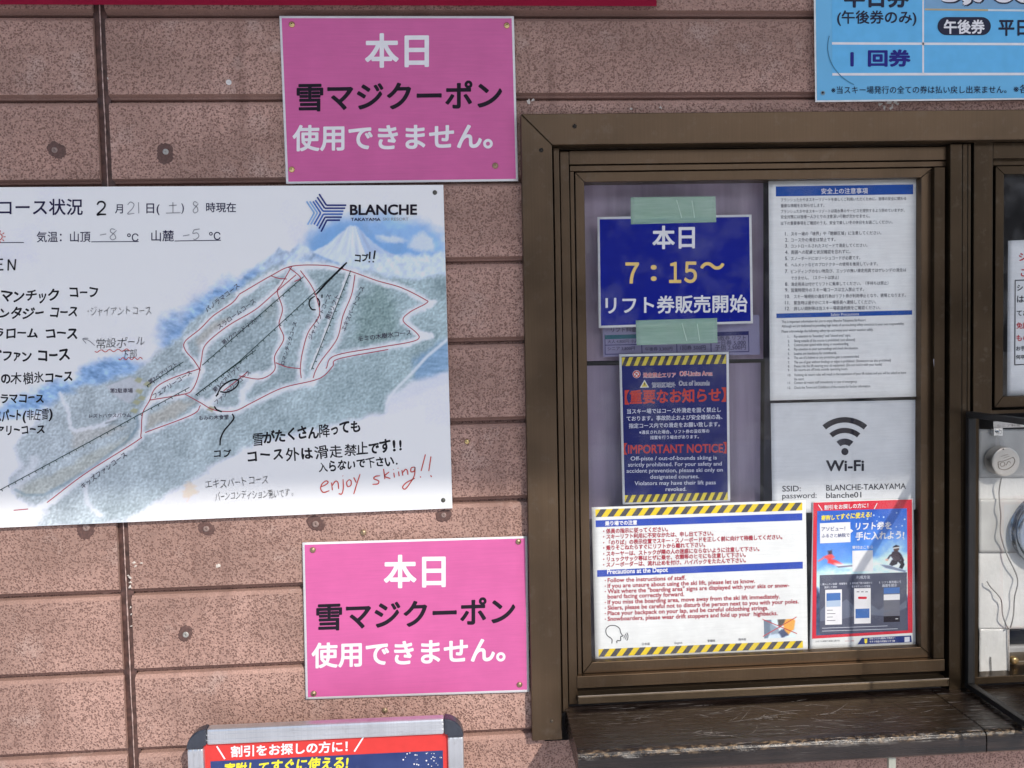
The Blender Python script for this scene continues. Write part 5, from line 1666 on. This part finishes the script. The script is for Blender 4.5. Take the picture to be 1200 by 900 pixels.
for i, (x0, x1, y0, y1) in enumerate([(967, 986.6, 691.2, 732.2), (1001, 1020.4, 689.6, 731), (1035.6, 1054.4, 688.8, 729.2)]):
    s.quad([(x0, y0), (x1, y0 - .6), (x1, y1 - .6), (x0, y1)], K_WHITE if i < 2 else ink('phone grey', (0.16, 0.16, 0.2)), 'phone_screen', 4)
    b1, b2 = ((y0 + 4, y0 + 20) if i == 0 else (y0 + 24, y0 + 35) if i == 1 else (y0, y0 + 7))
    s.quad([(x0 + 1.6 * (i < 2), b1), (x1 - 1.6 * (i < 2), b1 - .6), (x1 - 1.6 * (i < 2), b2 - .6), (x0 + 1.6 * (i < 2), b2)], ink('screen blue', (0.07, 0.17, 0.45)), 'phone_screen', 5)
    if i == 0:
        s.quad([(x0 + 1.6, y0 + 13), (x1 - 1.6, y0 + 12), (x1 - 1.6, y0 + 19.4), (x0 + 1.6, y0 + 20)], ink('screen snow', (0.45, 0.55, 0.70)), 'phone_screen', 6)
        for k in range(4):
            s.line(np.array([(x0 + 2, y0 + 24 + 4 * k), (x0 + 9 + 3 * (k % 2), y0 + 23.8 + 4 * k)]), 0.6, TX, 'phone_screen', 5)
    if i == 1:
        pill(s, x0 + 4.5, x1 - 4.5, y0 + 9.6, y0 + 12.4, PR, 5)
        for k in range(3):
            s.line(np.array([(x0 + 3 + 5 * k, y0 + 4), (x0 + 6 + 5 * k, y0 + 3.9)]), 0.8, TX, 'phone_screen', 5)
    if i == 2:
        s.quad([(x0, y0 + 8), (x1, y0 + 7.4), (x1, y0 + 14), (x0, y0 + 14.6)], K_WHITE, 'phone_screen', 5)
        s.quad([(x0, y1 - 7), (x1, y1 - 7.6), (x1, y1 - .6), (x0, y1)], K_BLACK, 'phone_screen', 5)
        s.line(np.array([(x1 - 5, y1 - 4), (x1 - 2, y1 - 4.1)]), 0.8, K_WHITE, 'phone_screen', 6)
for y in (735, 738.4):
    s.line(np.array([(963.5, y + 1.2), (1040 if y < 736 else 1052, y - 1.6)]), 0.55, wt_, 'lettering', 4)
s.poly([(1004.8, 755.2), (1010, 747.6), (1068, 744.6), (1068.6, 752.6)], PNAV, 'printed_band', 3)
s.text('初めての方も簡単に予約完了！', 1019, 1049, 749.6, K_WHITE, -.035, 1.1, 0.01, lift=4, res=2)
s.text('今すぐ特設の詳細はコチラ▶', 1019, 1049, 753.2, K_WHITE, -.035, 1.1, 0.01, lift=4, res=2)
s.poly([(1013, 748.2), (1014.8, 749), (1016.4, 748), (1016.2, 753), (1014.6, 754.4), (1013.2, 753)], PYEL, 'young_leaf_mark', 4)
s.text('ふるさと納税で全国に遊びを', 955.5, 984, 752.6, TX, -.03, 1, 0.0, lift=3, res=2)
s.text('ふるさと納税', 990, 1001, 752, ink('pale red lettering', (0.55, 0.18, 0.18)), -.03, 1, 0.0, lift=3, res=2)
s.quad([(1060, 746.6), (1066, 746.2), (1066, 752), (1060, 752.4)], wt_, 'white_panel', 4)
s.flush()
# ================================================================== behind the right pane and the clear side pane
s = Sheet('notice', [(1181.2, 282), (1330, 276), (1330, 455), (1180, 464.4)], YB, FW_, 'white notice with red and black lettering in the right sash', 'sign', wave=0.0005, seed=91)
KRED = ink('notice red', (0.50, 0.035, 0.05))
s.text('シ', 1194, 1203.5, 306.2, KRED, 0, 1, 0.02, lift=2)
s.text('ご', 1196.3, 1206, 324.4, KRED, 0, 1, 0.02, lift=2)
for a, b_ in [((1189.7, 328.6), (1322, 323)), ((1189.2, 427.6), (1322, 420)), ((1189.7, 328.2), (1189.2, 428))]:
    s.line(np.array([a, b_]), 1.2, IK, 'printed_frame', 2)
for t, x0, x1, yb, mt in [('シュ', 1191.8, 1206.4, 341, IK), ('は、', 1191.8, 1203.6, 354.8, IK), ('てお', 1191.4, 1205.6, 370.4, IK), ('免許', 1191, 1206, 385.2, KRED), ('もの', 1191, 1206, 399.8, KRED), ('お手', 1190.8, 1201.4, 411, IK), ('何卒', 1190.6, 1201.2, 421, IK)]:
    s.text(t, x0, x1, yb, mt, -.02, 1.02, 0.02, lift=2, res=4)
s.flush()

# clear vinyl hung in the open lower half, with a pale sheet behind it
def vinyl():
    m, t, b = nodes('cloudy vinyl sheet')
    v = coords(t)
    n = noise(t, v, 14, 5, 0.65)
    t.links.new(ramp(t, [(0.3, (0.64, 0.64, 0.63)), (0.55, (0.74, 0.735, 0.72)), (0.75, (0.82, 0.81, 0.80))], n), b.inputs['Base Color'])
    b.inputs['Roughness'].default_value = 0.22
    bump(t, b, noise(t, coords(t, (1, 1, .7)), 26, 4, 0.55), 0.8, 0.005)
    return m
VIN = vinyl()
def sheet_world(name, pts, y, mat, label, cat, cell=3, seed=0, amp=.002, parent=None):
    """a limp sheet whose outline is a polygon on the plane y, as a grid cut to columns"""
    (xa, ya), (xb, yb_) = pts
    nx, ny = max(2, int((xb - xa) / cell)), max(2, int((yb_ - ya) / cell))
    u, v = np.meshgrid(np.linspace(xa, xb, nx), np.linspace(ya, yb_, ny))
    P = np.stack([u.ravel(), v.ravel()], 1)
    d = y - amp * fbm(u.ravel(), v.ravel() * .6, 16, seed) - amp * .5 * fbm(u.ravel() * 1.5, v.ravel() * .7, 6, seed + 3)
    Wd = UA(P, d)
    idx = np.arange(nx * ny).reshape(ny, nx)
    q = np.stack([idx[1:, :-1], idx[1:, 1:], idx[:-1, 1:], idx[:-1, :-1]], -1).reshape(-1, 4)
    o = obj(name, Wd, q.tolist(), mat, parent, smooth=True)
    md = o.modifiers.new('thickness', 'SOLIDIFY')
    md.thickness = 0.0004
    md.offset = 1
    if label:
        tag(o, label, cat)
    return o
vs_ = sheet_world('vinyl_sheet', [(1146.6, 503), (1420, 737)], 0.0165, VIN, 'cloudy clear vinyl sheet hung in the open half of the right window', 'plastic sheet', 2.5, 3, .0014)
sheet_world('lower_strip', [(1147.4, 737), (1181.8, 795)], 0.016, VIN, None, None, 2.5, 3, parent=vs_)
GP = plain('grey reflection bands', (0.50, 0.50, 0.49), 0.25, 0, .22, 14)  # grey bands of reflection in the pane, put in as coloured sheets
sheet_world('patch', [(1147, 584.5), (1420, 648)], 0.0146, GP, None, None, 4, 11, .0004, parent=vs_)
sheet_world('patch', [(1147, 503.4), (1420, 560)], 0.0146, GP, None, None, 4, 12, .0004, parent=vs_)
M = Mesh()
M.tube([U(1147.4, 796, 0.012), U(1182.4, 793.4, 0.012)], .0011, 6)
M.tube([U(1182, 737, 0.012), U(1182.2, 794, 0.012)], .0009, 6)
M.tube([U(1182, 736.4, 0.012), U(1300, 732, 0.012)], .0009, 6)
M.build('hem', plain('pale hem', (0.60, 0.55, 0.52), 0.35), vs_, smooth=True)
M = Mesh()
M.tube([U(1161, 770, 0.0125), U(1161.6, 787, 0.0125), U(1152, 788.4, 0.0125)], .0007, 5)
M.build('seam', plain('dark seam', (0.10, 0.10, 0.10), 0.5), vs_)
# things seen through the slot
b_ = Mesh()
b_.hexa([U(1176, 736, .12), U(1290, 731, .12), U(1290, 752, .12), U(1176, 757, .12)], [U(1176, 736, .12) + np.array((0, .1, 0)), U(1290, 731, .12) + np.array((0, .1, 0)), U(1290, 752, .12) + np.array((0, .1, 0)), U(1176, 757, .12) + np.array((0, .1, 0))])
o = b_.build('box', plain('maroon box', (0.10, 0.022, 0.03), 0.5, 0, .3, 60), None, bevel=.002)
tag(o, 'dark maroon box on the counter seen through the slot of the right window', 'box')
b_ = Mesh()
b_.hexa([U(1176, 757.6, .06), U(1290, 752.6, .06), U(1290, 769, .06), U(1176, 774, .06)], [p + np.array((0, .12, 0)) for p in (U(1176, 757.6, .06), U(1290, 752.6, .06), U(1290, 769, .06), U(1176, 774, .06))])
o = b_.build('tray', plain('pale tray', (0.42, 0.42, 0.43), 0.35, 0, .15, 40), None, bevel=.003)
tag(o, 'pale grey tray on the counter inside the slot of the right window', 'tray')
b_ = Mesh()
b_.hexa([U(1176, 775, .03), U(1330, 768.5, .03), U(1330, 794, .03), U(1176, 801, .03)], [p + np.array((0, .25, 0)) for p in (U(1176, 775, .03), U(1330, 768.5, .03), U(1330, 794, .03), U(1176, 801, .03))])
o = b_.build('counter', plain('brown counter', (0.13, 0.095, 0.06), 0.4, 0, .25, 30), room, bevel=.002)
m = Mesh()
m.lathe([(0.006, .001), (.006, -.003), (.003, -.005), (.0006, -.005)], U(1187.5, 773.5, .029), 16)
tag(m.build('knob', plain('brass knob', (0.55, 0.38, 0.18), 0.3, 0.7), None, smooth=True), 'small brass knob on the counter front inside the right window', 'knob')

# label strip, clip and the round silver disc that hangs from it
s = Sheet('label_strip', [(1164, 494), (1300, 489.5), (1300, 497.4), (1164.2, 501.6)], 0.010, plain('aged label', (0.74, 0.70, 0.66), 0.5, 0, .08, 60), 'narrow pale label strip above the round silver disc', 'label')
s.text('シニア料金', 1168.5, 1196, 500.6, ink('faded lettering', (0.20, 0.17, 0.15)), -.03, .62, 0.0, lift=1.5)
s.flush()
cl = Mesh()
cl.hexa([U(1164.6, 502, .006), U(1175.2, 501.6, .006), U(1175.2, 510.6, .006), U(1164.6, 511, .006)], [p + np.array((0, .006, 0)) for p in (U(1164.6, 502, .006), U(1175.2, 501.6, .006), U(1175.2, 510.6, .006), U(1164.6, 511, .006))])
cl.lathe([(.003, 0.0), (.003, -.003), (.0015, -.004), (.0003, -.004)], U(1170, 506, .006), 14)
clip = cl.build('clip', plain('chromed steel', (0.75, 0.75, 0.74), 0.15, 0.9), None, bevel=.0006)
tag(clip, 'small shiny steel clip at the label strip above the silver disc', 'clip')
dc = U(1178.3, 541, -0.004)
m = Mesh()
R0 = 0.0202
m.lathe([(R0 * .93, 0.0165), (R0, 0.014), (R0, 0.001), (R0 * .97, -0.0006), (R0 * .90, -0.0012), (R0 * .3, -0.0012), (0.0003, -0.0012)], dc, 48)
disc = m.build('silver_disc', plain('brushed silver', (0.66, 0.62, 0.57), 0.32, 0.55, 0.06, 70), None, smooth=False, bevel=0)
tag(disc, 'round silver disc with an engraved mark hanging behind the clear side pane', 'disc')
EN = plain('engraving', (0.30, 0.26, 0.22), 0.5)
m = Mesh()
def onface(px, py):
    return U(px, py, dc[1] - 0.0014)
for p, w in [([(1169.6, 541.5), (1171, 548.5), (1178, 550.5), (1186, 546.5), (1189.4, 540), (1187.2, 535.8)], .0005), ([(1169.6, 541.5), (1178.5, 539.4), (1187.2, 535.8)], .0004), ([(1172, 543.2), (1176, 541.4), (1177.6, 545), (1173.6, 546.6), (1172, 543.2)], .0004),
             ([(1179, 545.5), (1182, 540.5), (1184.6, 543)], .0004), ([(1173, 535), (1181.5, 532.4)], .0003), ([(1176, 537), (1183, 534.4)], .0003)]:
    m.tube([onface(*q) for q in (smooth(p, 5) if len(p) > 2 else p)], w, 5)
m.build('engraving', EN, disc)
m = Mesh()
m.lathe([(.0009, 0.0002), (.0009, -.0006), (.0002, -.0007)], onface(1175.6, 526.4), 10)
m.build('stud', BLK, disc)
m = Mesh()
for dx in (-3.2, 0.4, 3.6):
    m.tube([U(1169.8 + dx * .3, 510, .004), U(1171 + dx * 1.3, 516, .003), U(1172.5 + dx * 1.5, 524, .004)], .0003, 5)
m.build('loop', plain('clear thread', (0.55, 0.56, 0.58), 0.3), disc)
# cords
def cord(pts, y, label, r=.0009):
    q = smooth(pts, 8)
    m = Mesh()
    m.tube([U(px, py, y - .0015 * math.sin(i * .4)) for i, (px, py) in enumerate(q)], r, 6)
    tag(m.build('cord', plain('clear cord', (0.36, 0.35, 0.34), 0.25), None, smooth=True), label, 'cord', 'cords hanging below the silver disc')
cord([(1173.5, 560), (1171, 575), (1171.6, 590), (1173, 604), (1172.4, 622), (1175.2, 636), (1181, 652), (1190.6, 672), (1192.6, 684), (1189, 700), (1187.8, 720), (1184.6, 734), (1182.4, 737)], .008,
     'long thin cord running down from the silver disc to the slot')
cord([(1156.5, 681), (1161, 688), (1168.5, 696), (1173.5, 704), (1175, 720), (1178.6, 731), (1182, 737)], .009, 'short curved cord on the lower left of the vinyl sheet')
# speaking port at the right edge
pc = U(1231, 622, 0.004)
m = Mesh()
m.lathe([(.052, .010), (.052, -.002), (.049, -.006), (.044, -.007), (.041, -.004), (.040, .003), (.037, .004), (.034, 0.0), (.031, .001), (.030, .010)], pc, 64)
o = m.build('speaking_port', plain('chromed ring', (0.42, 0.46, 0.52), 0.15, 0.8, .1, 20), None, smooth=True)
tag(o, 'chromed speaking port ring cut off by the right edge of the picture', 'ring')
m = Mesh()
m.lathe([(.0298, .0), (.0298, -.0005), (.002, -.0005)], pc + np.array((0, .004, 0)), 40)
m.build('port_cover', plain('milky cover', (0.52, 0.50, 0.50), 0.3), o)

# ================================================================== the poster stand in front of the wall
YS = -0.055
def tilt(py):
    return YS
ALU = bronze('brushed aluminium', (0.68, 0.69, 0.71), 0.30)
CAP = plain('dark plastic corner', (0.035, 0.04, 0.055), 0.18, 0.0, .2, 60)
# outer corners in the picture at the stand's own distance
TL_, TR_ = np.array((219.6, 853.0)), np.array((543.0, 838.6))
c0_, c1_ = U(*TL_, YS), U(*TR_, YS)
ex = (c1_ - c0_)
WS = np.linalg.norm(ex)
ex /= WS
ez = np.cross(ex, (0, 1, 0))
ez = np.array((ex[2] * -1, 0, ex[0]))               # up along the frame
ey = np.array((0, 1.0, 0))
HS = WS * 1.37
FRW = 0.0205
def F(x, z, y=0):
    """point of the frame: x from its left edge, z down from its top edge"""
    return c0_ + ex * x - ez * z + ey * y
stand = empty('poster_stand', F(WS / 2, HS), 'silver framed poster stand with black corners and a red and blue poster', 'stand')
WL['poster_stand'] = np.array(F(WS / 2, HS))
CR = 0.0245
def fbox(M, x0, x1, z0, z1, d0, d1, chamf=.004):
    # a rail with a rounded front
    a = [F(x0, z0, d0), F(x1, z0, d0), F(x1, z1, d0), F(x0, z1, d0)]
    b = [F(x0, z0, d1), F(x1, z0, d1), F(x1, z1, d1), F(x0, z1, d1)]
    M.hexa(a, b)
for nm, x0, x1, z0, z1 in [('rail', CR, WS - CR, 0.0004, FRW), ('rail', CR, WS - CR, HS - FRW, HS - .0004), ('rail', 0.0004, FRW, CR, HS - CR), ('rail', WS - FRW, WS - .0004, CR, HS - CR)]:
    M = Mesh()
    fbox(M, x0, x1, z0, z1, -0.006, 0.008)
    o = M.build(nm, ALU, stand, bevel=0.0026)
    # ridges along the rail
    M = Mesh()
    if x1 - x0 > z1 - z0:
        for q in (.35, .68):
            z = z0 + (z1 - z0) * q
            fbox(M, x0 + .0003, x1 - .0003, z - .0006, z + .0006, -0.0066, -0.0055)
    else:
        for q in (.35, .68):
            x = x0 + (x1 - x0) * q
            fbox(M, x - .0006, x + .0006, z0 + .0003, z1 - .0003, -0.0066, -0.0055)
    M.build('ridge', ALU, o)
for sx, sz in ((0, 0), (1, 0), (1, 1), (0, 1)):
    M = Mesh()
    n = 10
    pts = []
    for k in range(n + 1):
        a = math.radians(90 * k / n)
        pts.append((CR - CR * math.cos(a), CR - CR * math.sin(a)))
    pts += [(CR, FRW), (FRW, FRW), (FRW, CR)]
    # round the mirror images
    q = [((x if not sx else WS - x), (z if not sz else HS - z)) for x, z in pts]
    if sx != sz:
        q = q[::-1]
    front = [F(x, z, -0.0072) for x, z in q]
    back = [F(x, z, 0.009) for x, z in q]
    k = len(q)
    M.add(front + back, [tuple(range(k))[::-1], tuple(range(k, 2 * k))] + [(i, (i + 1) % k, k + (i + 1) % k, k + i) for i in range(k)])
    M.build('corner_cap', CAP, stand, bevel=0.0018)
M = Mesh()
fbox(M, FRW - .004, WS - FRW + .004, FRW - .004, HS - FRW + .004, 0.0015, 0.006)
M.build('back_panel', plain('back panel', (0.30, 0.30, 0.31), 0.5), stand)
# post and foot down to the ground
M = Mesh()
pm = F(WS / 2, HS)
M.tube([F(WS / 2, HS * .8, 0.018), np.array((pm[0], YS + 0.018, GROUND + 0.02))], 0.011, 14)
M.build('post', ALU, stand, smooth=False)
M = Mesh()
M.lathe([(0.001, 0), (0.001, 0)], (0, 0, 0), 3)
M = Mesh()
n = 40
v = [(pm[0] + 0.15 * math.cos(2 * math.pi * k / n), YS - 0.06 + 0.105 * math.sin(2 * math.pi * k / n), GROUND + .008) for k in range(n)]
v += [(x, y, GROUND + 0.022) for x, y, z in v]
M.add(v, [tuple(range(n))[::-1], tuple(range(n, 2 * n))] + [(i, (i + 1) % n, n + (i + 1) % n, n + i) for i in range(n)])
M.build('foot', plain('grey foot', (0.12, 0.12, 0.13), 0.4), stand, bevel=.002)
class FrameSheet(Sheet):
    pass
# the poster: corners as they stand in the picture at the frame's distance
def pxof(w):
    d = np.asarray(w) - np.array((0, -DIST, 0))
    z = d @ _FW
    return np.array((600 + FPX * (d @ _RT) / z, 450 - FPX * (d @ _UP) / z))
i_ = FRW - .003
pc4 = [pxof(F(i_, i_)), pxof(F(WS - i_, i_)), pxof(F(WS - i_, HS - i_)), pxof(F(i_, HS - i_))]
s = Sheet('poster', pc4, YS - 0.0002, FWB, None, None, parent=stand)
A_, B_, C_, D_ = [np.asarray(p) for p in pc4]
def Q(u, v):
    return A_ * (1 - u) * (1 - v) + B_ * u * (1 - v) + C_ * u * v + D_ * (1 - u) * v
PR2 = ink('stand poster red', (0.66, 0.055, 0.05), 0.35)
s.quad([Q(0, 0), Q(1, 0), Q(1, .9), Q(0, .9)], PR2, 'printed_ground', 1)
def stand_scene(X, Y, u, v):
    img = snow_scene(X, Y, u, v)
    m = np.clip(1 - v / .30, 0, 1)
    m = np.clip(m * 1.6, 0, 1)
    return img * (1 - m[..., None] * .9) + (np.array((34, 44, 82)) + (fbm(X, Y, 30, 88)[..., None] - .5) * 24) * m[..., None] * .9
s.paint(stand_scene, 2.0, 'printed_picture', vcol_mat('stand poster print', 0.35), region=[Q(.03, .062), Q(.97, .062), Q(.97, .88), Q(.03, .88)], lift=2)
s.text('割引をお探しの方に！', 270.5, 407.5, 887.2, K_WHITE, -.047, .93, 0.03, lift=3, res=4)
s.line(np.array([(254, 874.5), (263.5, 889.6)]), 1.8, K_WHITE, 'lettering', 3)
s.line(np.array([(426, 863.6), (415.2, 880.8)]), 1.8, K_WHITE, 'lettering', 3)
s.text('すぐに使える!', 317, 407.5, 905.6, ink('stand poster yellow', (0.80, 0.72, 0.05)), -.05, 1.12, 0.035, shear=.1, lift=3, res=4)
s.text('寄附して', 262, 314, 908.6, ink('stand poster yellow', (0.80, 0.72, 0.05)), -.05, 1.12, 0.035, shear=.1, lift=3, res=4)
R_ = np.random.RandomState(11)
for _ in range(26):
    s.disc((R_.uniform(472, 518), R_.uniform(882, 899)), R_.uniform(.4, 1.0), K_WHITE, 'snow_fleck', 3, 8)
s.quad([Q(.07, .2), Q(.40, .2), Q(.40, .34), Q(.07, .34)], K_WHITE, 'speech_bubble', 3)
s.text('リフト券を', *[float(a) for a in (Q(.45, .27)[0], Q(.9, .27)[0], Q(.45, .27)[1])], K_WHITE, -.05, 1.0, 0.03, lift=3)
s.flush()
for o in list(bpy.data.objects):
    if o.users_collection == () and o.name.startswith('type'):
        bpy.data.objects.remove(o)
